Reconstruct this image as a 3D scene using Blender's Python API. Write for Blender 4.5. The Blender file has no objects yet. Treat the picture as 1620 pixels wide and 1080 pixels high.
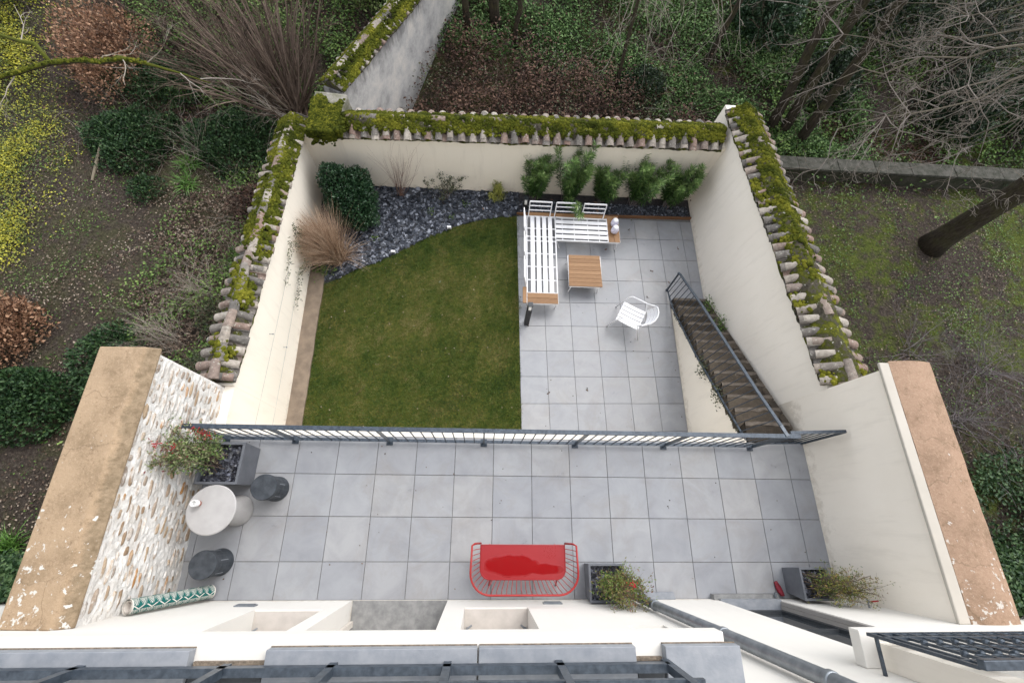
import bpy, bmesh, math, random
import numpy as np
from mathutils import Vector, Matrix
random.seed(7); RNG = np.random.default_rng(11)
D = bpy.data; SC = bpy.context.scene; COL = SC.collection
PI = math.pi
# ------------------------------------------------------------------ camera
cam = D.objects.new('camera', D.cameras.new('camera')); COL.objects.link(cam)
Rm = Matrix(((0.99791917, -0.0293132, -0.05742875), (0.00625267, 0.93047913, -0.36629155), (0.06417343, 0.36517027, 0.92872625)))
cam.matrix_world = Matrix.Translation((2.831, -0.609, 7.236)) @ Rm.to_4x4()
cam.data.sensor_width = 36; cam.data.lens = 15.7705; cam.data.clip_start = .05; cam.data.clip_end = 600
SC.camera = cam
# ------------------------------------------------------------------ light
SUN_DIR = Vector((.34, .42, .70)).normalized()
W = D.worlds.new('World'); SC.world = W; W.use_nodes = True
nt = W.node_tree; bg = nt.nodes['Background']
sky = nt.nodes.new('ShaderNodeTexSky'); sky.sky_type = 'NISHITA'; sky.sun_disc = False
sky.sun_elevation = math.asin(SUN_DIR.z); sky.sun_rotation = math.atan2(SUN_DIR.x, SUN_DIR.y)
sky.dust_density = 2.0; sky.air_density = 1.0
hs = nt.nodes.new('ShaderNodeHueSaturation'); hs.inputs['Saturation'].default_value = .26
nt.links.new(sky.outputs[0], hs.inputs['Color']); nt.links.new(hs.outputs[0], bg.inputs[0])
bg.inputs[1].default_value = 0.15
sl = D.lights.new('sun', 'SUN'); sl.energy = .26; sl.angle = math.radians(40); sl.color = (1, .97, .92)
so = D.objects.new('sun', sl); COL.objects.link(so); so.rotation_euler = SUN_DIR.to_track_quat('Z', 'Y').to_euler()
SC.view_settings.view_transform = 'Standard'; SC.view_settings.look = 'None'
SC.view_settings.gamma = 1; SC.view_settings.exposure = 1.53
# ------------------------------------------------------------------ materials
def ramp(nt, fac, stops, interp='LINEAR'):
    r = nt.nodes.new('ShaderNodeValToRGB'); r.color_ramp.interpolation = interp
    e = r.color_ramp.elements
    while len(e) < len(stops): e.new(.5)
    for k, (p, c) in enumerate(stops):
        e[k].position = p; e[k].color = (*c, 1) if len(c) == 3 else c
    nt.links.new(fac, r.inputs[0]); return r.outputs[0]
def noise(nt, scale, detail=4, rough=.55, vec=None, dist=0):
    n = nt.nodes.new('ShaderNodeTexNoise'); n.inputs['Scale'].default_value = scale
    n.inputs['Detail'].default_value = detail; n.inputs['Roughness'].default_value = rough; n.inputs['Distortion'].default_value = dist
    if vec is not None: nt.links.new(vec, n.inputs['Vector'])
    return n.outputs['Fac']
def pos(nt, scale=(1, 1, 1), rot=(0, 0, 0)):
    g = nt.nodes.new('ShaderNodeNewGeometry'); m = nt.nodes.new('ShaderNodeMapping')
    m.inputs['Scale'].default_value = scale; m.inputs['Rotation'].default_value = rot
    nt.links.new(g.outputs['Position'], m.inputs['Vector']); return m.outputs[0]
def mix(nt, f, a, b, mode='MIX'):
    m = nt.nodes.new('ShaderNodeMix'); m.data_type = 'RGBA'; m.blend_type = mode
    for s, v in ((0, f), (6, a), (7, b)):
        if hasattr(v, 'is_linked') or isinstance(v, bpy.types.NodeSocket): nt.links.new(v, m.inputs[s])
        else: m.inputs[s].default_value = v if s == 0 else (*v, 1)
    return m.outputs[2]
def math_(nt, op, a, b=0.):
    m = nt.nodes.new('ShaderNodeMath'); m.operation = op
    for k, v in enumerate((a, b)):
        if isinstance(v, bpy.types.NodeSocket): nt.links.new(v, m.inputs[k])
        else: m.inputs[k].default_value = v
    return m.outputs[0]
def sub(nt, vec, k):
    s = nt.nodes.new('ShaderNodeSeparateXYZ'); nt.links.new(vec, s.inputs[0]); return s.outputs[k]
def attr(nt, name='v'):
    a = nt.nodes.new('ShaderNodeAttribute'); a.attribute_name = name; return a.outputs['Fac']
def newmat(name, rough=.8, spec=.3, metal=0):
    m = D.materials.new(name); m.use_nodes = True; b = m.node_tree.nodes['Principled BSDF']
    b.inputs['Roughness'].default_value = rough; b.inputs['Specular IOR Level'].default_value = spec; b.inputs['Metallic'].default_value = metal
    return m, m.node_tree, b
def bump(nt, b, h, strength=.3, dist=.01):
    bp = nt.nodes.new('ShaderNodeBump'); bp.inputs['Strength'].default_value = strength; bp.inputs['Distance'].default_value = dist
    nt.links.new(h, bp.inputs['Height']); nt.links.new(bp.outputs[0], b.inputs['Normal'])
def simple(name, c1, c2=None, scale=8, rough=.7, spec=.3, metal=0, bs=.15, bscale=60, bd=.004, stretch=(1, 1, 1)):
    m, nt, b = newmat(name, rough, spec, metal)
    c2 = c2 or tuple(x * .85 for x in c1)
    f = noise(nt, scale, 6, .6, pos(nt, stretch))
    nt.links.new(ramp(nt, f, [(.35, c1), (.65, c2)]), b.inputs['Base Color'])
    if bs: bump(nt, b, noise(nt, bscale, 3, .6, pos(nt, stretch)), bs, bd)
    return m
def leafmat(name, cols, rough=.45, trans=.0, spec=.4):
    m, nt, b = newmat(name, rough, spec)
    n = len(cols)
    c = ramp(nt, attr(nt), [(i / (n - 1) if n > 1 else 0, c) for i, c in enumerate(cols)])
    nt.links.new(c, b.inputs['Base Color'])
    if trans:
        t = nt.nodes.new('ShaderNodeBsdfTranslucent'); nt.links.new(c, t.inputs[0])
        mx = nt.nodes.new('ShaderNodeMixShader'); mx.inputs[0].default_value = trans
        nt.links.new(b.outputs[0], mx.inputs[1]); nt.links.new(t.outputs[0], mx.inputs[2])
        nt.links.new(mx.outputs[0], nt.nodes['Material Output'].inputs[0])
    return m
M = {}
def plaster(name, c1, c2, streak=0., rough=.9, dirt=(.52, .47, .40), base=-2.08):
    m, nt, b = newmat(name, rough, .15)
    f = noise(nt, 1.1, 6, .6, pos(nt)); col = ramp(nt, f, [(.3, c1), (.7, c2)])
    if streak:
        s = noise(nt, 3.0, 6, .65, pos(nt, (2.5, 2.5, .35)))
        col = mix(nt, math_(nt, 'MULTIPLY', ramp(nt, s, [(.52, (0, 0, 0)), (.75, (1, 1, 1))]), streak), col, dirt)
    zz = math_(nt, 'SUBTRACT', sub(nt, pos(nt), 2), base)   # splash dirt just above the paving
    sp_ = math_(nt, 'SUBTRACT', noise(nt, 9, 6, .7, pos(nt)), math_(nt, 'MULTIPLY', zz, 1.15))
    col = mix(nt, math_(nt, 'MULTIPLY', ramp(nt, sp_, [(.33, (0, 0, 0)), (.6, (1, 1, 1))]), .5), col, (.42, .36, .28))
    nt.links.new(col, b.inputs['Base Color'])
    h = math_(nt, 'ADD', noise(nt, 5, 3, .5, pos(nt)), math_(nt, 'MULTIPLY', noise(nt, 90, 3, .6, pos(nt)), .12))
    bump(nt, b, h, .22, .02); return m
M['plaster'] = plaster('cream_plaster', (.85, .79, .69), (.82, .755, .65), .24)
M['plaster3'] = plaster('pale_terrace_plaster', (.84, .78, .69), (.80, .735, .64), .22, base=0.)
M['plaster2'] = plaster('pale_plaster', (.84, .78, .695), (.80, .74, .65), .24)
M['facade'] = plaster('white_facade_render', (0.684, 0.6615, 0.6165), (0.648, 0.6255, 0.585), .12, base=0.)
def greywall():
    m, nt, b = newmat('weathered_grey_render', .92, .1); P = pos(nt)
    col = ramp(nt, noise(nt, 1.7, 7, .7, P), [(.35, (.30, .295, .29)), (.5, (.44, .43, .42)), (.66, (.56, .53, .49))])
    z = sub(nt, P, 2); st = math_(nt, 'ADD', math_(nt, 'MULTIPLY', noise(nt, 5, 6, .7, pos(nt, (2.2, 2.2, .25))), .6), math_(nt, 'MULTIPLY', noise(nt, 1.4, 5, .7, pos(nt)), .4))
    k = math_(nt, 'ADD', math_(nt, 'MULTIPLY', z, .55), st)            # run-off stain below the tiles
    col = mix(nt, math_(nt, 'MULTIPLY', ramp(nt, k, [(.22, (0, 0, 0)), (.46, (1, 1, 1))]), .9), col, (.07, .068, .07))
    nt.links.new(col, b.inputs['Base Color']); bump(nt, b, noise(nt, 14, 6, .7, P), .5, .03); return m
M['grey_plaster'] = greywall()
def tilemat(name, a, b_, c):
    m, nt, b = newmat(name, .55, .35)
    v = attr(nt)
    base = ramp(nt, v, [(0, a), (.5, b_), (1, c)])
    base = mix(nt, 1., base, ramp(nt, math_(nt, 'FRACT', math_(nt, 'MULTIPLY', v, 5.7)), [(0, (.93, .93, .94)), (.7, (1.02, 1.02, 1.02)), (1, (1.07, 1.05, 1.02))]), 'MULTIPLY')
    n = noise(nt, 2.6, 7, .62, pos(nt), .6)
    col = mix(nt, 1.0, base, ramp(nt, n, [(.3, (.84, .84, .85)), (.62, (1.04, 1.04, 1.03))]), 'MULTIPLY')
    s = noise(nt, 38, 4, .7, pos(nt))
    col = mix(nt, math_(nt, 'MULTIPLY', ramp(nt, s, [(.66, (0, 0, 0)), (.78, (1, 1, 1))]), .3), col, (.2, .19, .17))
    st = noise(nt, 1.3, 5, .7, pos(nt), 1.2)
    col = mix(nt, math_(nt, 'MULTIPLY', ramp(nt, st, [(.5, (0, 0, 0)), (.75, (1, 1, 1))]), .38), col, (.20, .175, .15))
    nt.links.new(col, b.inputs['Base Color'])
    nt.links.new(ramp(nt, n, [(.3, (.26, .26, .26)), (.7, (.55, .55, .55))]), b.inputs['Roughness'])
    bump(nt, b, noise(nt, 120, 3, .6, pos(nt)), .06, .003); return m
M['paver'] = tilemat('grey_porcelain', (0.2764, 0.2845, 0.3022), (0.2838, 0.2912, 0.3059), (0.2912, 0.2948, 0.3059))
M['grout'] = simple('dark_joint', (.12, .12, .12), (.19, .185, .175), 20)
M['curb'] = simple('brown_stone_curb', (.23, .18, .135), (.15, .118, .09), 6, .9, bs=.5, bscale=30, bd=.01)
def stairm():
    m, nt, b = newmat('weathered_stair_stone', .9, .15)
    c = ramp(nt, attr(nt), [(0, (.045, .038, .031)), (.5, (.07, .058, .046)), (1, (.095, .08, .064))])
    c = mix(nt, 1, c, ramp(nt, noise(nt, 9, 7, .7, pos(nt)), [(.3, (.65, .65, .65)), (.7, (1.25, 1.2, 1.12))]), 'MULTIPLY')
    l = noise(nt, 40, 3, .6, pos(nt)); c = mix(nt, ramp(nt, l, [(.70, (0, 0, 0)), (.74, (1, 1, 1))]), c, (.5, .48, .44))
    nt.links.new(c, b.inputs['Base Color']); bump(nt, b, noise(nt, 25, 6, .7, pos(nt)), .7, .015); return m
M['stair'] = stairm()
M['nosing'] = simple('pale_nosing_stone', (.155, .13, .105), (.085, .07, .056), 11, .85, bs=.6, bscale=30, bd=.01)
M['granite'] = simple('threshold_stone', (0.255, 0.255, 0.2475), (0.165, 0.165, 0.165), 9, .6, bs=.3, bscale=80)
M['ledge'] = simple('grey_slab', (0.1927, 0.2091, 0.2337), (0.2624, 0.2747, 0.2952), 9, .6, bs=.3, bscale=70)
M['rubble'] = simple('mortar_and_shadow_gap', (.25, .2, .15), (.12, .1, .08), 40, .95, bs=1, bscale=60, bd=.01)
M['steel'] = simple('anthracite_paint', (.028, .038, .052), (.065, .082, .104), 26, .38, .5, .25, .05)
M['zinc'] = simple('zinc', (.17, .19, .21), (.27, .29, .31), 10, .4, .5, .55, .08)
M['dark'] = simple('dark_frame', (.03, .033, .038), (.045, .05, .055), 8, .4)
M['white_metal'] = simple('white_powder_coat', (.80, .80, .81), (.74, .74, .76), 9, .4, .5, bs=.03)
M['beige_shutter'] = simple('beige_shutter_paint', (.62, .57, .51), (.56, .52, .47), 4, .6, bs=.05)
M['planter'] = simple('grey_fibre_planter', (0.108, 0.1152, 0.1296), (0.144, 0.1512, 0.1692), 5, .6, bs=.1)
M['soil_in'] = simple('potting_bark', (.02, .02, .023), (.06, .06, .07), 60, .8, bs=1, bscale=70, bd=.02)
M['stool'] = simple('charcoal_concrete', (0.02822, 0.0336, 0.04032), (0.05712, 0.06384, 0.07392), 9, .6, bs=.15, bscale=50)
M['table'] = simple('pale_concrete', (0.4, 0.388, 0.38), (0.352, 0.34, 0.332), 6, .6, bs=.08)
M['ceramic'] = simple('white_glaze', (.8, .8, .78), (.74, .74, .73), 9, .25, .5, bs=0)
M['terracotta'] = simple('terracotta_clay', (.36, .12, .08), (.28, .1, .07), 12, .8)
M['plastic_lilac'] = simple('pale_lilac_plastic', (.66, .64, .76), (.6, .58, .7), 12, .4)
M['black'] = simple('black_plastic', (.02, .02, .022), (.035, .035, .038), 12, .5)
M['redmetal'] = simple('red_lacquer', (0.315, 0.0165, 0.015), (0.27, 0.015, 0.0135), 12, .35, .4, bs=.03)
M['shoe'] = simple('red_rubber', (.26, .02, .035), (.14, .012, .02), 40, .5, bs=.4)
M['slate_base'] = simple('bed_soil', (.035, .035, .04), (.07, .065, .07), 25, .9, bs=1, bscale=40, bd=.02)
M['soil_wet'] = simple('wet_soil', (.035, .024, .018), (.07, .05, .036), 14, .9, bs=1, bscale=40, bd=.02)
# coping cap: tan render with lichen spots
def capmat(name, c1, c2, lich, edge=None):
    m, nt, b = newmat(name, .95, .1)
    f = noise(nt, 2.2, 8, .68, pos(nt)); col = ramp(nt, f, [(.28, c2), (.5, c1), (.75, tuple(min(1, x * 1.12) for x in c1))])
    d = noise(nt, 9, 8, .75, pos(nt, (1, 1, 1)))
    col = mix(nt, math_(nt, 'MULTIPLY', ramp(nt, d, [(.54, (0, 0, 0)), (.70, (1, 1, 1))]), .75), col, (.15, .10, .06))
    d2 = noise(nt, 30, 6, .8, pos(nt)); col = mix(nt, math_(nt, 'MULTIPLY', ramp(nt, d2, [(.5, (0, 0, 0)), (.75, (1, 1, 1))]), .45), col, (.55, .42, .30))
    if edge is not None:      # darker brown band with ragged border along the inner edge
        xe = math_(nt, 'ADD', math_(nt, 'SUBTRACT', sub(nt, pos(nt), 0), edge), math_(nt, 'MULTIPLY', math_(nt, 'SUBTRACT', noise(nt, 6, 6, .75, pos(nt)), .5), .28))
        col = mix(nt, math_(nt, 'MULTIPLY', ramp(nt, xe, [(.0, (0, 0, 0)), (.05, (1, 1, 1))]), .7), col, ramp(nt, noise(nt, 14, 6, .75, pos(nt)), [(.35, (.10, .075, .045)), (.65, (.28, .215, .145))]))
    ck = nt.nodes.new('ShaderNodeTexVoronoi'); ck.feature = 'DISTANCE_TO_EDGE'; ck.inputs['Scale'].default_value = 1.1
    wv = nt.nodes.new('ShaderNodeTexNoise'); wv.inputs['Scale'].default_value = 4; wv.inputs['Detail'].default_value = 6; nt.links.new(pos(nt), wv.inputs[0])
    va = nt.nodes.new('ShaderNodeVectorMath'); va.operation = 'MULTIPLY_ADD'; nt.links.new(wv.outputs['Color'], va.inputs[0]); va.inputs[1].default_value = (.35, .35, 0); nt.links.new(pos(nt), va.inputs[2]); nt.links.new(va.outputs[0], ck.inputs['Vector'])
    col = mix(nt, math_(nt, 'MULTIPLY', ramp(nt, ck.outputs['Distance'], [(.0, (1, 1, 1)), (.008, (0, 0, 0))]), .5), col, (.14, .10, .065))
    l = noise(nt, 13, 3, .6, pos(nt))
    yy = sub(nt, pos(nt), 1)
    thr = math_(nt, 'MULTIPLY', math_(nt, 'ADD', yy, 1.7), .075)      # more lichen close to the house
    lm = ramp(nt, math_(nt, 'SUBTRACT', l, thr), [(.575, (0, 0, 0)), (.61, (1, 1, 1))])
    col = mix(nt, math_(nt, 'MULTIPLY', lm, lich), col, (.56, .54, .50))
    nt.links.new(col, b.inputs['Base Color']); bump(nt, b, math_(nt, 'ADD', f, math_(nt, 'MULTIPLY', noise(nt, 45, 4, .7, pos(nt)), .4)), .6, .03); return m
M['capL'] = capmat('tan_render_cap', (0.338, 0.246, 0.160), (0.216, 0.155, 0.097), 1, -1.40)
M['capR'] = capmat('ochre_render_cap', (0.315, 0.213, 0.149), (0.205, 0.137, 0.092), .8)
# stone wall (limewashed rubble)
def stonewall():
    m, nt, b = newmat('limewashed_stone', .95, .1); P = pos(nt)
    c = ramp(nt, attr(nt), [(0, (.30, .215, .14)), (.22, (.40, .33, .265)), (.45, (.34, .285, .24)), (.62, (.42, .31, .20)), (.80, (.44, .35, .26)), (.88, (.40, .21, .075)), (1, (.48, .42, .35))])
    c = mix(nt, 1, c, ramp(nt, noise(nt, 18, 6, .7, P), [(.3, (.7, .68, .66)), (.7, (1.15, 1.13, 1.1))]), 'MULTIPLY')
    lm = ramp(nt, math_(nt, 'ADD', noise(nt, 7, 6, .75, pos(nt, (1, .6, 1.6))), math_(nt, 'MULTIPLY', math_(nt, 'FRACT', math_(nt, 'MULTIPLY', attr(nt), 7.3)), .22)), [(.56, (0, 0, 0)), (.72, (1, 1, 1))])
    c = mix(nt, math_(nt, 'MULTIPLY', lm, .8), c, (.80, .78, .75))
    nt.links.new(c, b.inputs['Base Color']); bump(nt, b, noise(nt, 30, 6, .7, P), .8, .02); return m
M['stone'] = stonewall()
M['lime'] = simple('lime_mortar', (.75, .735, .71), (.56, .53, .49), 7, .95, .1, bs=.9, bscale=22, bd=.025)
def rooftile():
    m, nt, b = newmat('old_clay_tile', .9, .15)
    col = ramp(nt, attr(nt), [(0, (.13, .12, .11)), (.3, (.23, .205, .18)), (.5, (.235, .16, .13)), (.75, (.30, .26, .22)), (1, (.40, .36, .31))])
    col = mix(nt, 1., col, ramp(nt, noise(nt, 16, 6, .7, pos(nt)), [(.3, (.55, .55, .55)), (.7, (1.15, 1.15, 1.15))]), 'MULTIPLY')
    l = ramp(nt, noise(nt, 24, 4, .6, pos(nt)), [(.60, (0, 0, 0)), (.66, (1, 1, 1))]); col = mix(nt, math_(nt, 'MULTIPLY', l, .55), col, (.45, .45, .39))
    k = ramp(nt, noise(nt, 34, 4, .6, pos(nt)), [(.63, (0, 0, 0)), (.70, (1, 1, 1))]); col = mix(nt, math_(nt, 'MULTIPLY', k, .7), col, (.07, .065, .05))
    nt.links.new(col, b.inputs['Base Color']); bump(nt, b, noise(nt, 40, 5, .7, pos(nt)), .6, .015); return m
M['rooftile'] = rooftile()
M['tilebed'] = simple('mortar_bed', (.11, .095, .06), (.06, .06, .035), 12, .95, bs=.8, bscale=30, bd=.02)
def moss():
    m, nt, b = newmat('moss', .95, .05)
    f = math_(nt, 'ADD', math_(nt, 'MULTIPLY', noise(nt, 4, 5, .65, pos(nt)), .55), math_(nt, 'MULTIPLY', noise(nt, 32, 5, .7, pos(nt)), .45)); f2 = math_(nt, 'ADD', math_(nt, 'MULTIPLY', f, .75), math_(nt, 'MULTIPLY', attr(nt), .25))
    col = ramp(nt, f2, [(.30, (.012, .016, .004)), (.43, (.04, .05, .007)), (.55, (.085, .092, .012)), (.68, (.17, .165, .02)), (.82, (.30, .27, .045))])
    nt.links.new(col, b.inputs['Base Color']); bump(nt, b, noise(nt, 160, 4, .7, pos(nt)), .8, .012); return m
M['moss'] = moss()
def mossbed():
    m, nt, b = newmat('mossy_mortar', .95, .05)
    f = noise(nt, 5, 7, .7, pos(nt)); col = ramp(nt, f, [(.34, (.03, .027, .02)), (.45, (.075, .066, .052)), (.52, (.05, .055, .012)), (.62, (.12, .125, .018)), (.75, (.22, .21, .03))])
    l = noise(nt, 17, 4, .6, pos(nt)); col = mix(nt, ramp(nt, l, [(.64, (0, 0, 0)), (.69, (1, 1, 1))]), col, (.42, .41, .36))
    nt.links.new(col, b.inputs['Base Color']); bump(nt, b, noise(nt, 60, 5, .7, pos(nt)), .9, .02); return m
M['mossbed'] = mossbed()
def lawn():
    m, nt, b = newmat('lawn_turf', .95, .05)
    f = noise(nt, 1.6, 6, .7, pos(nt)); g = noise(nt, 24, 6, .75, pos(nt))
    f = math_(nt, 'ADD', math_(nt, 'MULTIPLY', f, .6), math_(nt, 'MULTIPLY', g, .4))
    col = ramp(nt, f, [(.36, (0.018, 0.03, 0.006)), (.45, (0.05, 0.07, 0.012)), (.53, (0.1, 0.1, 0.022)), (.62, (0.18, 0.145, 0.055))])
    nt.links.new(col, b.inputs['Base Color']); bump(nt, b, g, .8, .03); return m
M['lawn'] = lawn()
M['blade'] = leafmat('grass_blade', [(.012, .034, .005), (.04, .086, .010), (.092, .125, .02), (.18, .165, .05), (.29, .24, .11)], .6)
def woodmat():
    m, nt, b = newmat('oiled_teak', .55, .3)
    g = noise(nt, 6, 6, .7, pos(nt, (1.5, 22, 22))); g = math_(nt, 'ADD', math_(nt, 'MULTIPLY', g, .8), math_(nt, 'MULTIPLY', attr(nt), .2))
    nt.links.new(ramp(nt, g, [(.3, (.17, .088, .04)), (.55, (.27, .15, .07)), (.75, (.36, .215, .115))]), b.inputs['Base Color'])
    bump(nt, b, g, .15, .004); return m
M['wood'] = woodmat()
M['timber'] = simple('edging_timber', (0.208, 0.104, 0.052), (0.128, 0.064, 0.032), 8, .8, stretch=(0.4, 4.8, 4.8))
def redseat():
    m, nt, b = newmat('red_seat_wet', .3, .5)
    tc = nt.nodes.new('ShaderNodeTexCoord'); o = tc.outputs['Object']
    def blob(cx, cy, rx, ry, w, sc):
        mp = nt.nodes.new('ShaderNodeMapping'); mp.inputs['Location'].default_value = (-cx / rx, -cy / ry, 0); mp.inputs['Scale'].default_value = (1 / rx, 1 / ry, 0)
        nt.links.new(o, mp.inputs[0]); l = nt.nodes.new('ShaderNodeVectorMath'); l.operation = 'LENGTH'; nt.links.new(mp.outputs[0], l.inputs[0])
        n = nt.nodes.new('ShaderNodeTexNoise'); n.inputs['Scale'].default_value = sc; nt.links.new(o, n.inputs[0])
        return math_(nt, 'ADD', l.outputs['Value'], math_(nt, 'MULTIPLY', math_(nt, 'SUBTRACT', n.outputs['Fac'], .5), w))
    d = math_(nt, 'MINIMUM', blob(-.14, -.06, .40, .14, .7, 5), blob(.28, -.10, .27, .07, .7, 5))
    pud = ramp(nt, d, [(.88, (1, 1, 1)), (1.0, (0, 0, 0))])
    vo = nt.nodes.new('ShaderNodeTexVoronoi'); vo.inputs['Scale'].default_value = 75; nt.links.new(o, vo.inputs['Vector'])
    dr = ramp(nt, vo.outputs['Distance'], [(.28, (1, 1, 1)), (.36, (0, 0, 0))])
    area = ramp(nt, blob(.38, .11, .11, .09, 1.2, 14), [(.8, (1, 1, 1)), (1, (0, 0, 0))])
    drops = mix(nt, 1, dr, area, 'MULTIPLY')
    nt.links.new(mix(nt, mix(nt, 1., pud, drops, 'ADD'), (.27, .014, .017), (.235, .004, .006)), b.inputs['Base Color'])
    wet = mix(nt, 1., pud, drops, 'ADD')
    nt.links.new(ramp(nt, wet, [(0, (.30,) * 3), (1, (.05,) * 3)]), b.inputs['Roughness'])
    b.inputs['Specular IOR Level'].default_value = .45
    bp = nt.nodes.new('ShaderNodeBump'); bp.inputs['Strength'].default_value = .25; bp.inputs['Distance'].default_value = .002; nt.links.new(wet, bp.inputs['Height']); nt.links.new(bp.outputs[0], b.inputs['Normal'])
    return m
M['redseat'] = redseat()
def glassm():
    m, nt, b = newmat('window_glass', .06, .6); b.inputs['Base Color'].default_value = (.03, .035, .04, 1); return m
M['glass'] = glassm()
def rugmat():
    m, nt, b = newmat('patterned_rug', .9, .1)
    uv = nt.nodes.new('ShaderNodeTexCoord').outputs['UV']
    u = sub(nt, uv, 0); v = sub(nt, uv, 1)      # u along the roll 0..1, v around
    def fr(x, k): return math_(nt, 'FRACT', math_(nt, 'MULTIPLY', x, k))
    tri = math_(nt, 'MULTIPLY', math_(nt, 'ABSOLUTE', math_(nt, 'SUBTRACT', fr(u, 12), .5)), 2)      # 0..1
    band = fr(v, 4.0); sol = math_(nt, 'LESS_THAN', band, .70)          # zigzag band, then plain green band with bars
    q = math_(nt, 'DIVIDE', band, .70)
    def line(off, w): return math_(nt, 'LESS_THAN', math_(nt, 'ABSOLUTE', math_(nt, 'SUBTRACT', math_(nt, 'ADD', q, off), tri)), w)
    upper = math_(nt, 'GREATER_THAN', q, math_(nt, 'ADD', tri, .22))
    dots = math_(nt, 'MULTIPLY', upper, math_(nt, 'GREATER_THAN', math_(nt, 'MULTIPLY', math_(nt, 'SINE', math_(nt, 'MULTIPLY', u, 420)), math_(nt, 'SINE', math_(nt, 'MULTIPLY', v, 150))), .0))
    z = math_(nt, 'MULTIPLY', math_(nt, 'MAXIMUM', math_(nt, 'MAXIMUM', line(-.05, .07), line(.30, .035)), dots), sol)
    b2 = math_(nt, 'SUBTRACT', 1, sol); bt = math_(nt, 'ABSOLUTE', math_(nt, 'SUBTRACT', fr(u, 7), .5))
    bars = math_(nt, 'MULTIPLY', b2, math_(nt, 'LESS_THAN', math_(nt, 'ABSOLUTE', math_(nt, 'SUBTRACT', math_(nt, 'MULTIPLY', bt, .7), math_(nt, 'SUBTRACT', band, .72))), .045))
    s = math_(nt, 'MAXIMUM', z, bars)
    edge = math_(nt, 'LESS_THAN', math_(nt, 'ABSOLUTE', math_(nt, 'SUBTRACT', u, .5)), .485)
    s = math_(nt, 'MAXIMUM', s, math_(nt, 'SUBTRACT', 1, edge))
    nt.links.new(mix(nt, s, (.014, .10, .092), (.60, .565, .51)), b.inputs['Base Color'])
    bump(nt, b, noise(nt, 200, 2, .5, pos(nt)), .3, .003); return m
M['rug'] = rugmat()
M['rug_back'] = simple('rug_back', (.62, .58, .52), (.5, .46, .42), 30, .95)
M['rug_dark'] = simple('rug_inside', (.16, .03, .03), (.3, .2, .15), 20, .95)
def slate():
    m, nt, b = newmat('slate_chip', .5, .4)
    col = ramp(nt, attr(nt), [(0, (.015, .018, .024)), (.5, (.045, .052, .068)), (.8, (.11, .122, .15)), (1, (.30, .32, .37))])
    nt.links.new(col, b.inputs['Base Color']); bump(nt, b, noise(nt, 60, 4, .6, pos(nt)), .3, .006); return m
M['slate'] = slate()
def barkmat(name, c1, c2, mossy=0.):
    m, nt, b = newmat(name, .95, .1)
    g = noise(nt, 9, 6, .7, pos(nt, (3, 3, .8))); col = ramp(nt, g, [(.3, c1), (.7, c2)])
    if mossy:
        n = nt.nodes.new('ShaderNodeNewGeometry'); up = sub(nt, n.outputs['Normal'], 2)
        k = math_(nt, 'ADD', math_(nt, 'MULTIPLY', up, .35), noise(nt, 4, 5, .7, pos(nt)))
        col = mix(nt, math_(nt, 'MULTIPLY', ramp(nt, k, [(.45, (0, 0, 0)), (.6, (1, 1, 1))]), mossy), col, (.09, .105, .012))
    nt.links.new(col, b.inputs['Base Color']); bump(nt, b, noise(nt, 22, 6, .7, pos(nt, (2, 2, .5))), .9, .03); return m
M['bark'] = barkmat('dark_bark', (.022, .018, .014), (.07, .058, .045), .12)
M['bark_moss'] = barkmat('mossy_bark', (.03, .024, .018), (.07, .06, .035), .8)
M['twig_pale'] = leafmat('pale_twig', [(.22, .19, .16), (.34, .30, .26), (.20, .17, .12)], .9, spec=.1)
M['twig_brown'] = leafmat('brown_twig', [(.055, .04, .032), (.13, .095, .075), (.20, .15, .12)], .9, spec=.1)
M['twig_grey'] = leafmat('grey_twig', [(.11, .10, .10), (.20, .18, .18), (.15, .12, .13)], .9, spec=.1)
M['ivy'] = leafmat('ivy_leaf', [(.010, .028, .011), (.024, .056, .02), (.048, .095, .033), (.11, .17, .07)], .5, spec=.25)
M['ground_leaf'] = leafmat('ground_cover_leaf', [(.018, .036, .01), (.05, .10, .02), (.12, .20, .045), (.22, .30, .09)], .55, spec=.25)
M['dull_leaf'] = leafmat('dull_leaf', [(.02, .035, .015), (.045, .06, .028), (.08, .095, .045), (.12, .13, .06)], .55)
M['sage_leaf'] = leafmat('sage_green_leaf', [(.015, .03, .01), (.04, .085, .022), (.10, .18, .055), (.24, .34, .14)], .6, spec=.2)
M['dark_leaf'] = leafmat('dark_evergreen_leaf', [(.006, .014, .006), (.014, .03, .012), (.03, .055, .022), (.05, .085, .035)], .4)
M['laurel'] = leafmat('laurel_leaf', [(.010, .030, .014), (.02, .052, .022), (.035, .08, .034), (.06, .12, .05)], .3)
M['oleander'] = leafmat('oleander_leaf', [(.022, .055, .015), (.055, .115, .028), (.11, .19, .05), (.25, .34, .12)], .4)
M['nandina'] = leafmat('nandina_leaf', [(.03, .08, .012), (.08, .15, .022), (.15, .19, .035), (.16, .12, .04), (.17, .06, .045)], .4)
M['nandina_dry'] = leafmat('nandina_tan_leaf', [(.03, .08, .012), (.07, .13, .02), (.15, .18, .03), (.30, .24, .06), (.20, .10, .05)], .45)
M['nandina_red'] = leafmat('nandina_variegated_leaf', [(.025, .065, .014), (.06, .12, .025), (.13, .19, .05), (.25, .26, .14), (.17, .05, .045)], .4)
M['berry'] = simple('red_berry', (.45, .02, .02), (.3, .01, .02), 30, .35)
M['beech'] = leafmat('dead_beech_leaf', [(.13, .06, .032), (.24, .125, .07), (.36, .21, .125), (.46, .31, .21)], .7)
M['bramble'] = leafmat('dead_bramble_leaf', [(.018, .010, .008), (.05, .026, .018), (.095, .05, .034), (.16, .095, .06)], .8)
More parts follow.
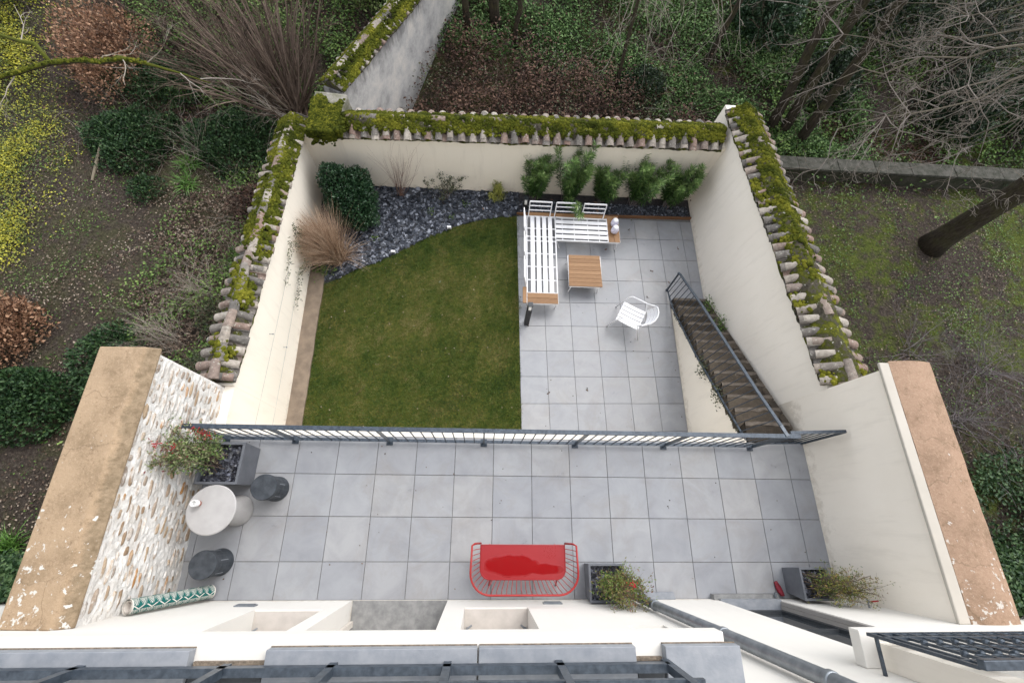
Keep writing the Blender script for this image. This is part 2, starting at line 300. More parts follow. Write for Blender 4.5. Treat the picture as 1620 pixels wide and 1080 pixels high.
M['litter'] = leafmat('leaf_litter_leaf', [(.035, .02, .014), (.07, .042, .028), (.12, .08, .055), (.24, .19, .14), (.40, .34, .28)], .8)
M['yellow'] = leafmat('yellow_ground_leaf', [(.035, .055, .012), (.09, .12, .02), (.20, .21, .025), (.36, .34, .03), (.50, .46, .05)], .6)
M['lime_leaf'] = leafmat('yellow_green_leaf', [(.10, .13, .02), (.22, .24, .035), (.36, .36, .07), (.42, .42, .14)], .5)
M['strap'] = leafmat('strap_leaf', [(.05, .12, .02), (.09, .20, .035), (.15, .28, .06)], .4)
M['tan_grass'] = leafmat('dry_grass_blade', [(.15, .09, .055), (.34, .225, .15), (.52, .38, .27), (.68, .54, .41)], .7, .1)
def groundmat():
    m, nt, b = newmat('garden_soil', .95, .05)
    P = pos(nt); x = sub(nt, P, 0); y = sub(nt, P, 1)
    fine = noise(nt, 18, 8, .75, P); big = noise(nt, .55, 6, .65, P)
    col = ramp(nt, fine, [(.3, (.022, .017, .014)), (.52, (.06, .048, .040)), (.70, (.13, .108, .09))])
    med = noise(nt, 3.2, 7, .7, P)
    g = math_(nt, 'ADD', math_(nt, 'MULTIPLY', big, .5), math_(nt, 'MULTIPLY', med, .5))
    gm = ramp(nt, g, [(.46, (0, 0, 0)), (.56, (1, 1, 1))])
    green = ramp(nt, fine, [(.3, (.025, .036, .008)), (.55, (.085, .11, .02)), (.72, (.17, .19, .045))])
    col = mix(nt, math_(nt, 'MULTIPLY', gm, ramp(nt, math_(nt, 'MULTIPLY', math_(nt, 'ADD', x, 10), .05), [(.45, (.22,) * 3), (.9, (.85,) * 3)])), col, green)
    nt.links.new(col, b.inputs['Base Color']); bump(nt, b, math_(nt, 'ADD', fine, med), 1, .05); return m
M['ground'] = groundmat()
# ------------------------------------------------------------------ mesh building
OFF = {}
class MB:
    def __init__(s): s.v = []; s.f = []; s.a = []; s.n = 0; s.smooth = False
    def add(s, verts, faces, val=None):
        verts = np.asarray(verts, float).reshape(-1, 3); faces = [list(q) for q in faces] if not isinstance(faces, np.ndarray) else faces
        o = s.n
        if isinstance(faces, np.ndarray): s.f.append(faces + o)
        else: s.f.append([[i + o for i in q] for q in faces])
        s.v.append(verts); s.n += len(verts)
        if val is None: val = random.random()
        s.a.append(np.full(len(verts), val) if np.isscalar(val) else np.asarray(val, float))
    def hexa(s, p, val=None):
        s.add(p, [(0, 3, 2, 1), (4, 5, 6, 7), (0, 1, 5, 4), (1, 2, 6, 5), (2, 3, 7, 6), (3, 0, 4, 7)], val)
    def box(s, x0, x1, y0, y1, z0, z1, val=None):
        s.hexa([(x0, y0, z0), (x1, y0, z0), (x1, y1, z0), (x0, y1, z0), (x0, y0, z1), (x1, y0, z1), (x1, y1, z1), (x0, y1, z1)], val)
    def prism(s, poly, z0, z1, val=None):
        n = len(poly); z0 = z0 if hasattr(z0, '__len__') else [z0] * n; z1 = z1 if hasattr(z1, '__len__') else [z1] * n
        v = [(x, y, z0[i]) for i, (x, y) in enumerate(poly)] + [(x, y, z1[i]) for i, (x, y) in enumerate(poly)]
        s.add(v, [list(range(n))[::-1], list(range(n, 2 * n))] + [(i, (i + 1) % n, n + (i + 1) % n, n + i) for i in range(n)], val)
    def bar(s, p, q, w, h, up=(0, 0, 1), val=None):
        p = Vector(p); q = Vector(q); d = (q - p).normalized(); up = Vector(up)
        if abs(d.dot(up)) > .98: up = Vector((0, 1, 0))
        r = d.cross(up).normalized(); u = r.cross(d)
        r *= w / 2; u *= h / 2
        s.hexa([p - r - u, p + r - u, q + r - u, q - r - u, p - r + u, p + r + u, q + r + u, q - r + u], val)
    def tube(s, pts, rad, n=8, caps=True, val=None):
        P = [Vector(p) for p in pts]; m = len(P)
        if not hasattr(rad, '__len__'): rad = [rad] * m
        t0 = (P[1] - P[0]).normalized(); ref = Vector((0, 0, 1)) if abs(t0.z) < .9 else Vector((1, 0, 0))
        u = t0.cross(ref).normalized(); V = []
        for i in range(m):
            t = (P[min(i + 1, m - 1)] - P[max(i - 1, 0)]);
            if t.length < 1e-9: t = t0
            t.normalize(); u = (u - t * u.dot(t))
            if u.length < 1e-6: u = t.cross(Vector((.3, .5, .8)))
            u.normalize(); w = t.cross(u)
            for k in range(n):
                a = 2 * PI * k / n; V.append(P[i] + (u * math.cos(a) + w * math.sin(a)) * rad[i])
        F = [(i * n + k, i * n + (k + 1) % n, (i + 1) * n + (k + 1) % n, (i + 1) * n + k) for i in range(m - 1) for k in range(n)]
        if caps: F += [list(range(n))[::-1], list(range((m - 1) * n, m * n))]
        s.add([tuple(v) for v in V], F, val)
    def lathe(s, prof, c, n=32, val=None):
        V = []; m = len(prof)
        for r, z in prof:
            for k in range(n):
                a = 2 * PI * k / n; V.append((c[0] + r * math.cos(a), c[1] + r * math.sin(a), c[2] + z))
        F = [(i * n + k, i * n + (k + 1) % n, (i + 1) * n + (k + 1) % n, (i + 1) * n + k) for i in range(m - 1) for k in range(n)]
        F += [list(range(n))[::-1], list(range((m - 1) * n, m * n))]
        s.add(V, F, val)
    def ball(s, c, r, sq=1., n=8, val=None):
        prof = [(r * math.sin(PI * (i + .02) / 6.04), -r * sq * math.cos(PI * (i + .02) / 6.04)) for i in range(7)]
        s.lathe(prof, c, n, val)
    def build(s, name, mat, parent=None, smooth=None, bev=0):
        V = np.concatenate(s.v) if s.v else np.zeros((0, 3)); A = np.concatenate(s.a)
        off = np.array(OFF.get(parent.name, (0, 0, 0)) if parent else (0, 0, 0), float)
        if s.local: off = 0 * off
        V = V - off
        lens = []; idx = []
        for f in s.f:
            if isinstance(f, np.ndarray): lens.append(np.full(len(f), f.shape[1])); idx.append(f.ravel())
            else: lens.append(np.array([len(q) for q in f])); idx.append(np.array([i for q in f for i in q]))
        lens = np.concatenate(lens); idx = np.concatenate(idx)
        me = D.meshes.new(name); me.vertices.add(len(V)); me.vertices.foreach_set('co', V.ravel().astype(np.float32))
        me.loops.add(len(idx)); me.loops.foreach_set('vertex_index', idx.astype(np.int32))
        me.polygons.add(len(lens)); me.polygons.foreach_set('loop_start', np.concatenate([[0], np.cumsum(lens)[:-1]]).astype(np.int32))
        me.update(calc_edges=True); me.validate()
        if len(lens) < 20000 and not s.raw:
            bm_ = bmesh.new(); bm_.from_mesh(me); bmesh.ops.recalc_face_normals(bm_, faces=bm_.faces); bm_.to_mesh(me); bm_.free()
        at = me.attributes.new('v', 'FLOAT', 'POINT')
        if len(at.data) == len(A): at.data.foreach_set('value', A.astype(np.float32))
        sm = s.smooth if smooth is None else smooth
        me.polygons.foreach_set('use_smooth', np.full(len(me.polygons), bool(sm)))
        me.materials.append(M[mat] if isinstance(mat, str) else mat)
        o = D.objects.new(name, me); COL.objects.link(o)
        if parent: o.parent = parent; OFF[o.name] = OFF.get(parent.name, (0, 0, 0))
        if bev:
            b = o.modifiers.new('b', 'BEVEL'); b.width = bev; b.segments = 2; b.limit_method = 'ANGLE'
        return o
    local = False; raw = False
def thing(name, label, cat, loc=(0, 0, 0), rz=0, group=None):
    o = D.objects.new(name, None); o.empty_display_size = .1; COL.objects.link(o); o.location = loc; o.rotation_euler = (0, 0, rz)
    o['label'] = label; o['category'] = cat
    if group: o['group'] = group
    OFF[o.name] = tuple(loc); return o
def tag(o, label=None, cat=None, group=None, kind=None):
    for k, v in (('label', label), ('category', cat), ('group', group), ('kind', kind)):
        if v: o[k] = v
    return o
def struct(o, label, cat): return tag(o, label, cat, None, 'structure')
def copy_tree(o, parent=None):
    c = o.copy(); COL.objects.link(c); c.parent = parent
    if parent: c.matrix_parent_inverse = o.matrix_parent_inverse
    for ch in o.children: copy_tree(ch, c)
    return c
# ------------------------------------------------------------------ foliage helpers (numpy)
def unit(a): return a / np.maximum(np.linalg.norm(a, axis=-1, keepdims=True), 1e-9)
def leaves(mb, P, Dr, L, Wd, v=None, droop=0., tri=False):
    P = np.asarray(P, float); n = len(P); Dr = unit(np.asarray(Dr, float))
    S = unit(np.cross(Dr, unit(RNG.normal(size=(n, 3)) + np.array([0, 0, 1.2]))))
    L = np.broadcast_to(L, n)[:, None]; Wd = np.broadcast_to(Wd, n)[:, None]
    if v is None: v = RNG.random(n)
    tip = P + Dr * L; tip[:, 2] -= droop * L[:, 0]; mid = P + Dr * L * .45
    if tri:
        V = np.stack([P - S * Wd * .5, P + S * Wd * .5, tip], 1).reshape(-1, 3); F = np.arange(3 * n).reshape(n, 3); k = 3
    else:
        N = np.cross(S, Dr) * Wd * .12
        V = np.stack([P, mid + S * Wd * .5 + N, tip, mid - S * Wd * .5 + N], 1).reshape(-1, 3); F = np.arange(4 * n).reshape(n, 4); k = 4
    mb.add(V, F, np.repeat(v, k)); mb.raw = True
def hgt(x, y):
    y = np.asarray(y, float); return -2.7 + np.where(y > 10, .4 * (np.minimum(y, 16) - 10), 0)
def clumpnoise(x, y, s=1., seed=0):
    r = np.random.default_rng(seed); out = 0 * x
    for k in range(7):
        a = r.uniform(0, 2 * PI); f = s * r.uniform(.6, 2.6); out = out + np.sin((x * math.cos(a) + y * math.sin(a)) * f + r.uniform(0, 6.3)) / (1 + .3 * k)
    return out / 3
def inpoly(x, y, poly):
    c = np.zeros(len(x), bool); n = len(poly); j = n - 1
    for i in range(n):
        xi, yi = poly[i]; xj, yj = poly[j]
        m = ((yi > y) != (yj > y)) & (x < (xj - xi) * (y - yi) / (yj - yi + 1e-12) + xi); c ^= m; j = i
    return c
def polypts(poly, n):
    a = np.array(poly); lo = a.min(0); hi = a.max(0); out = []
    while sum(len(o) for o in out) < n:
        p = RNG.uniform(lo, hi, (n * 2, 2)); out.append(p[inpoly(p[:, 0], p[:, 1], poly)])
    return np.concatenate(out)[:n]
def cover(poly, n, mat, name, size=(.04, .03), height=.12, mound=0., label=None, cat=None, upw=.9, thr=-9, seed=0, kind='stuff', vb=0., base=None, tri=False, fade=.35, soft=.12):
    p = polypts(poly, n); j = RNG.normal(size=(n, 1)) ** 3 * .10; p = p + RNG.normal(size=(n, 2)) * soft + j; x, y = p.T
    c = clumpnoise(x, y, 2.2, seed); keep = c + RNG.normal(size=len(x)) * fade > thr; x, y, c = x[keep], y[keep], c[keep]
    z = hgt(x, y) + np.maximum(0, c * .35 + .5) * mound + RNG.random(len(x)) * height
    if base is not None: z = z + base
    Dr = unit(RNG.normal(size=(len(x), 3))); Dr[:, 2] = np.abs(Dr[:, 2]) * upw * .6
    mb = MB(); leaves(mb, np.stack([x, y, z], 1), Dr, size[0] * RNG.uniform(.6, 1.3, len(x)), size[1] * RNG.uniform(.7, 1.2, len(x)), np.clip(RNG.random(len(x)) * .75 + c * .18 + .12 + vb, 0, 1), tri=tri)
    o = mb.build(name, mat); tag(o, label, cat, None, kind); return o
def blobleaves(mb, c, r, n, size, shell=.5, v0=0., up=.3, flat=1., cut=-.3):
    d = unit(RNG.normal(size=(n, 3))); d = d[d[:, 2] > cut]; n = len(d)
    lump = 1 + .20 * clumpnoise(d[:, 0] * 3 + c[0], d[:, 1] * 3 + d[:, 2] * 3, 1.0, int(abs(c[0] * 10))) + .10 * clumpnoise(d[:, 0] * 9, d[:, 1] * 9 + d[:, 2] * 7, 1.0, int(abs(c[1] * 10)))
    rr = (shell + (1 - shell) * RNG.random(n) ** .6) * lump
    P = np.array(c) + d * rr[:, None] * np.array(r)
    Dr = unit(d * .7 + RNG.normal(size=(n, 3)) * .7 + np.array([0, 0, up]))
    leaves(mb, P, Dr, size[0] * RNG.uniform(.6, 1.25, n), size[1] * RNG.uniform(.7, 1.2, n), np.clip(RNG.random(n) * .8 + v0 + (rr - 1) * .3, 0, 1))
def branch(mb, p, d, L, r, depth, spread=.6, seg=4, curl=.25, kids=3, grav=0., sides=5, minr=.0012, tipf=.25, lens=.62, ends=None):
    p = np.array(p, float); d = unit(np.array(d, float)); pts = [p]; dirs = [d]
    for i in range(seg):
        d = unit(d + RNG.normal(size=3) * curl * .5 + np.array([0, 0, grav])); p = p + d * L / seg; pts.append(p); dirs.append(d)
    r1 = max(r * tipf, minr); rad = [r + (r1 - r) * i / seg for i in range(seg + 1)]
    mb.tube([tuple(q) for q in pts], rad, sides if r > .01 else 3, False)
    if ends is not None: ends.append((pts[-1], dirs[-1]))
    if depth > 0:
        for k in range(kids):
            i = RNG.integers(1, seg + 1); o = unit(RNG.normal(size=3)); dd = unit(dirs[i] + o * spread)
            branch(mb, pts[i] if i < seg else pts[i], dd, L * lens * RNG.uniform(.6, 1.15), max(rad[i] * .7, minr), depth - 1, spread, seg, curl, kids, grav, sides, minr, tipf, lens, ends)
# ------------------------------------------------------------------ GROUND
G0 = -2.7; L0 = -2.08
def ground():
    xs = np.concatenate([[-60, -30], np.linspace(-16, 26, 169), [35, 60]]); ys = np.concatenate([[-30, -10], np.linspace(-4, 18, 89), [22, 30, 60]])
    X, Y = np.meshgrid(xs, ys); Z = hgt(X, Y) + .05 * clumpnoise(X, Y, 1.3, 3) - .02
    nx, ny = len(xs), len(ys); V = np.stack([X, Y, Z], -1).reshape(-1, 3)
    i = np.arange(nx * ny).reshape(ny, nx); F = np.stack([i[:-1, :-1], i[:-1, 1:], i[1:, 1:], i[1:, :-1]], -1).reshape(-1, 4)
    mb = MB(); mb.add(V, F, .5); o = mb.build('ground', 'ground', smooth=True); struct(o, 'dark bare soil of the gardens outside the walls', 'ground')
ground()
# ------------------------------------------------------------------ TERRACE
mb = MB(); mb.box(-1.3, 8.15, -1.68, .58, -2.75, -.012); o = mb.build('terrace_base', 'grout'); struct(o, 'dark joints under the upper terrace paving', 'terrace')
mb = MB(); g = .004
xs = [-1.3] + [i * .6 for i in range(-2, 14)] + [8.14]; ys = [-1.68, -1.2, -.6, 0, .575]
for i in range(len(xs) - 1):
    for j in range(len(ys) - 1):
        dz = random.uniform(-.001, .001)
        mb.box(xs[i] + g, xs[i + 1] - g, ys[j] + g, ys[j + 1] - g, -.02, dz)
o = mb.build('terrace_floor', 'paver', bev=.002); struct(o, 'large grey square paving of the upper terrace', 'terrace paving')
mb = MB(); mb.box(-1.3, 7.17, .58, .68, -2.6, -.006); o = mb.build('retaining_wall', 'plaster'); tag(o, 'cream retaining wall holding up the terrace edge below the long railing', 'wall')
# patio
mb = MB(); rc, rs = math.cos(.0215), math.sin(.0215)
def pg(i, j): return (4.206 + rc * i * .6 - rs * j * .6, 1.668 + rs * i * .6 + rc * j * .6)
base = MB(); base.prism([(3.62, .68), (8.05, .68), (8.05, 6.62), (3.5, 6.5)], -2.75, L0 - .014); o = base.build('patio_base', 'grout'); struct(o, 'dark joints under the lower patio paving', 'patio')
for i in range(-1, 7):
    for j in range(-2, 8):
        a = [pg(i, j), pg(i + 1, j), pg(i + 1, j + 1), pg(i, j + 1)]
        cx = sum(q[0] for q in a) / 4; cy = sum(q[1] for q in a) / 4
        if cx > 8.2: continue
        q = [(cx + (x - cx) * .987, cy + (y - cy) * .987) for x, y in a]
        lim = 7.165 if cy < 4.1 else 8.0
        q = [(min(x, lim), min(max(y, .69), 6.50 if cx > 5 else 6.47)) for x, y in q]
        if q[1][0] - q[0][0] < .03 or q[3][1] - q[0][1] < .03: continue
        dz = random.uniform(-.001, .001); mb.prism(q, L0 - .02, L0 + dz)
o = mb.build('patio_floor', 'paver', bev=.002); struct(o, 'smaller looking grey square paving of the lower patio', 'patio paving')
# lawn
curve = [(-.91, 4.33), (-.6, 4.5), (-.28, 4.72), (.15, 4.94), (.58, 5.2), (1.0, 5.48), (1.39, 5.74), (1.85, 5.98), (2.2, 6.15), (2.6, 6.29), (3.05, 6.40), (3.545, 6.46)]
lawnp = [(-.83, .68), (3.60, .68)] + curve[::-1]
mb = MB(); mb.prism(lawnp, -2.75, L0 - .01); o = mb.build('lawn', 'lawn'); struct(o, 'olive green lawn of the walled garden', 'lawn')
n = 230000; p = polypts([(-.84, .68), (3.61, .68)] + [(x, y + .02) for x, y in curve[::-1]], n); ed = p[:, 0] > 3.50; p[ed, 0] += .035 * clumpnoise(p[ed, 1], p[ed, 1] * 0, 13, 77) + RNG.normal(size=ed.sum()) * .012; c = clumpnoise(p[:, 0], p[:, 1], 2.4, 5); c2 = clumpnoise(p[:, 0], p[:, 1], 9, 6)
mb = MB(); Dr = RNG.normal(size=(n, 3)) * .75; Dr[:, 2] = .8
leaves(mb, np.column_stack([p, np.full(n, L0 - .012)]), Dr, RNG.uniform(.02, .055, n) * (1 + .35 * np.clip(c2, -1, 1)), .008, np.clip(RNG.random(n) ** 1.2 * .60 + .10 + c * .24 + c2 * .24 + .16 * clumpnoise(p[:, 0], p[:, 1], 22, 8), 0, 1), tri=True)
o = mb.build('lawn_grass', 'blade'); tag(o, 'short olive green grass blades covering the lawn', 'grass', kind='stuff')
# curb + beds
mb = MB(); ys_ = np.linspace(.68, 4.75, 28); V = []
for y in ys_:
    t = (y - .68) / 4.07; xo = -.825 - .09 * t + random.uniform(-.008, .008); V.append((-1.25, xo, y))
mb.prism([(-1.25, .68)] + [(a[1], a[2]) for a in V] + [(-1.25, 4.75)], -2.75, L0 + .035)
o = mb.build('stone_curb', 'curb'); tag(o, 'brown stone kerb strip between the left garden wall and the lawn', 'kerb')
bedp = [(-1.38, 4.3)] + [(x, y) for x, y in curve] + [(3.55, 7.3), (-1.4, 7.3)]
mb = MB(); mb.prism(bedp, -2.75, L0 - .004); mb.prism([(3.55, 6.5), (8.1, 6.6), (8.1, 7.3), (3.55, 7.3)], -2.75, L0 + .02)
o = mb.build('bed_soil', 'slate_base'); struct(o, 'dark soil of the planting bed along the far wall', 'soil')
sp = [(-.93, 4.42)] + [(x, y + .015) for x, y in curve[1:]] + [(3.55, 7.18), (-.55, 7.18), (-.5, 5.9), (-.9, 5.2)]
def chips(poly, n, z, s=(.018, .045)):
    p = polypts(poly, n); mb = MB(); A = RNG.uniform(0, 2 * PI, n)
    l = RNG.uniform(*s, n); w = l * RNG.uniform(.45, .9, n); h = l * RNG.uniform(.18, .4, n)
    bx = np.array([(-1, -1), (1, -1), (1, 1), (-1, 1)]) * .5
    V = np.zeros((n, 8, 3)); jit = RNG.uniform(.55, 1.1, (n, 8, 2))
    for k in range(8):
        q = bx[k % 4]; V[:, k, 0] = q[0] * l * 1.3 * jit[:, k, 0]; V[:, k, 1] = q[1] * w * 1.3 * jit[:, k, 1]; V[:, k, 2] = (0 if k < 4 else 1) * h
    tl = RNG.normal(size=(n, 2)) * .35; V[:, :, 2] += V[:, :, 0] * tl[:, :1] + V[:, :, 1] * tl[:, 1:]
    ca, sa = np.cos(A)[:, None], np.sin(A)[:, None]; x = V[:, :, 0] * ca - V[:, :, 1] * sa; y = V[:, :, 0] * sa + V[:, :, 1] * ca
    V[:, :, 0] = x + p[:, :1]; V[:, :, 1] = y + p[:, 1:]; V[:, :, 2] += z + RNG.uniform(0, .025, n)[:, None]
    F0 = np.array([(0, 3, 2, 1), (4, 5, 6, 7), (0, 1, 5, 4), (1, 2, 6, 5), (2, 3, 7, 6), (3, 0, 4, 7)])
    F = (F0[None] + 8 * np.arange(n)[:, None, None]).reshape(-1, 4)
    mb.add(V.reshape(-1, 3), F, np.repeat(RNG.random(n) ** 1.2, 8)); return mb
o = chips(sp, 7500, L0 - .01, (.03, .085)).build('slate_chippings', 'slate'); tag(o, 'blue grey slate chippings of the curved bed', 'slate chippings', kind='stuff')
o = chips([(3.6, 6.56), (7.95, 6.62), (7.95, 6.95), (3.6, 6.9)], 3500, L0 + .02).build('oleander_bed_chippings', 'slate'); tag(o, 'dark slate chippings under the oleanders behind the timber edging', 'slate chippings', kind='stuff')
mb = MB(); mb.bar((3.5, 6.50, L0 + .02), (8.0, 6.60, L0 + .02), .035, .10); o = mb.build('timber_edging', 'timber'); tag(o, 'long red brown timber edging board between patio and oleander bed', 'edging')
# ------------------------------------------------------------------ TERRACE SIDE WALLS
t = thing('stone_wall', 'tall limewashed rubble wall with wide tan cap at the left end of the terrace', 'wall', (-1.6, 0, G0))
# uneven masonry face as a displaced grid
mb = MB(); ny, nz = 90, 56; YY = np.linspace(-1.68, 1.30, ny); ZZ = np.concatenate([np.linspace(-2.7, -.3, 6), np.linspace(-.2, 1.64, nz - 6)])
gy, gz = np.meshgrid(YY, ZZ); dx = .008 * clumpnoise(gy * 1, gz * 2.6, 7, 21) + .009 * clumpnoise(gy, gz * 2.2, 22, 22)
gx = -1.30 + dx; gx[:, -1] = -1.31; i = np.arange(ny * nz).reshape(nz, ny)
mb.add(np.stack([gx, gy, gz], -1).reshape(-1, 3), np.stack([i[:-1, :-1], i[:-1, 1:], i[1:, 1:], i[1:, :-1]], -1).reshape(-1, 4))
mb.box(-1.93, -1.34, -1.68, 1.30, -2.7, 1.64)
mb.box(-1.34, -1.31, 1.27, 1.30, -2.7, 1.64)
mb.build('masonry', 'lime', t)
st = MB(); z = .02
while z < 1.58:
    hc = random.uniform(.045, .10); y = -1.66 + random.uniform(0, .1)
    while y < 1.24:
        l = random.uniform(.09, .34); yb = min(y + l, 1.27)
        if random.random() < .93 and yb - y > .05:
            cy, cz, ly, lz = (y + yb) / 2, z + hc / 2 + random.uniform(-.012, .012), (yb - y) * .47, hc * random.uniform(.36, .47); pr_ = random.uniform(.008, .024); th = random.uniform(-.08, .08); nu, nv = 9, 6; ph = random.uniform(0, 9)
            g_ = np.zeros((nv, nu, 3))
            for b_ in range(nv):
                for a_ in range(nu):
                    u = -1 + 2 * a_ / (nu - 1); v = -1 + 2 * b_ / (nv - 1); q = 1 - .22 * (abs(u) ** 3) * (abs(v) ** 2) + .10 * math.sin(ph + 2.2 * u + 3 * v)
                    yy, zz_ = u * ly * q * (1 - .12 * abs(v) ** 3), v * lz * q * (1 - .25 * abs(u) ** 3)
                    g_[b_, a_] = (-1.303 - .016 + (pr_ + .016) * (1 - abs(u) ** 5) * (1 - abs(v) ** 4) + random.uniform(-.003, .003), cy + yy - zz_ * th, cz + zz_ + yy * th)
            i = np.arange(nu * nv).reshape(nv, nu); st.add(g_.reshape(-1, 3), np.stack([i[:-1, :-1], i[:-1, 1:], i[1:, 1:], i[1:, :-1]], -1).reshape(-1, 4)); 
        y = yb + random.uniform(.01, .045)
    z += hc + random.uniform(.004, .02)
st.raw = True; st.build('rubble_stones', 'stone', t, smooth=True)
mb = MB(); mb.add([(-1.98, -1.68, 1.63), (-1.26, -1.68, 1.63), (-1.26, 1.36, 1.63), (-1.98, 1.36, 1.63),
                   (-1.95, -1.68, 1.72), (-1.44, -1.68, 1.755), (-1.40, 1.34, 1.755), (-1.95, 1.34, 1.72), (-1.27, -1.68, 1.66), (-1.25, 1.35, 1.66)],
                  [(0, 3, 2, 1), (4, 5, 6, 7), (5, 8, 9, 6), (8, 1, 2, 9), (0, 4, 7, 3), (3, 7, 6, 9, 2), (0, 1, 8, 5, 4)])
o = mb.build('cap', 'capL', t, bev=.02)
t = thing('rendered_wall', 'tall smooth cream wall with ochre cap at the right end of the terrace', 'wall', (8.5, 0, G0))
mb = MB(); mb.hexa([(7.963, -1.68, -2.7), (8.85, -1.68, -2.7), (8.85, 1.308, -2.7), (7.963, 1.308, -2.7), (8.235, -1.68, 1.72), (8.85, -1.68, 1.72), (8.85, 1.308, 1.72), (8.235, 1.308, 1.72)]); mb.build('wall_face', 'plaster3', t)
mb = MB(); mb.box(8.19, 8.33, -1.68, 1.40, 1.722, 1.765); mb.build('ledge', M.setdefault('ledge2', plaster('ledge_render', (.47, .435, .385), (.41, .38, .33), .3)), t, bev=.012)
mb = MB(); n = 9; pr = [(8.33 + .60 * k / n, 1.765 + .05 * math.sin(PI * k / n)) for k in range(n + 1)]
ysn = np.linspace(-1.68, 1.42, 22); V = []
for y in ysn:
    for (x, z) in pr: V.append((x + random.uniform(-.003, .003), y, z + random.uniform(-.003, .003)))
    V.append((8.92, y, 1.70)); V.append((8.34, y, 1.725))
m_ = n + 3; F = [(a * m_ + k, a * m_ + (k + 1) % m_, (a + 1) * m_ + (k + 1) % m_, (a + 1) * m_ + k) for a in range(21) for k in range(m_)]
F += [list(range(m_)), list(range(21 * m_, 22 * m_))[::-1]]
mb.add(V, F); mb.build('cap', 'capR', t, smooth=False)
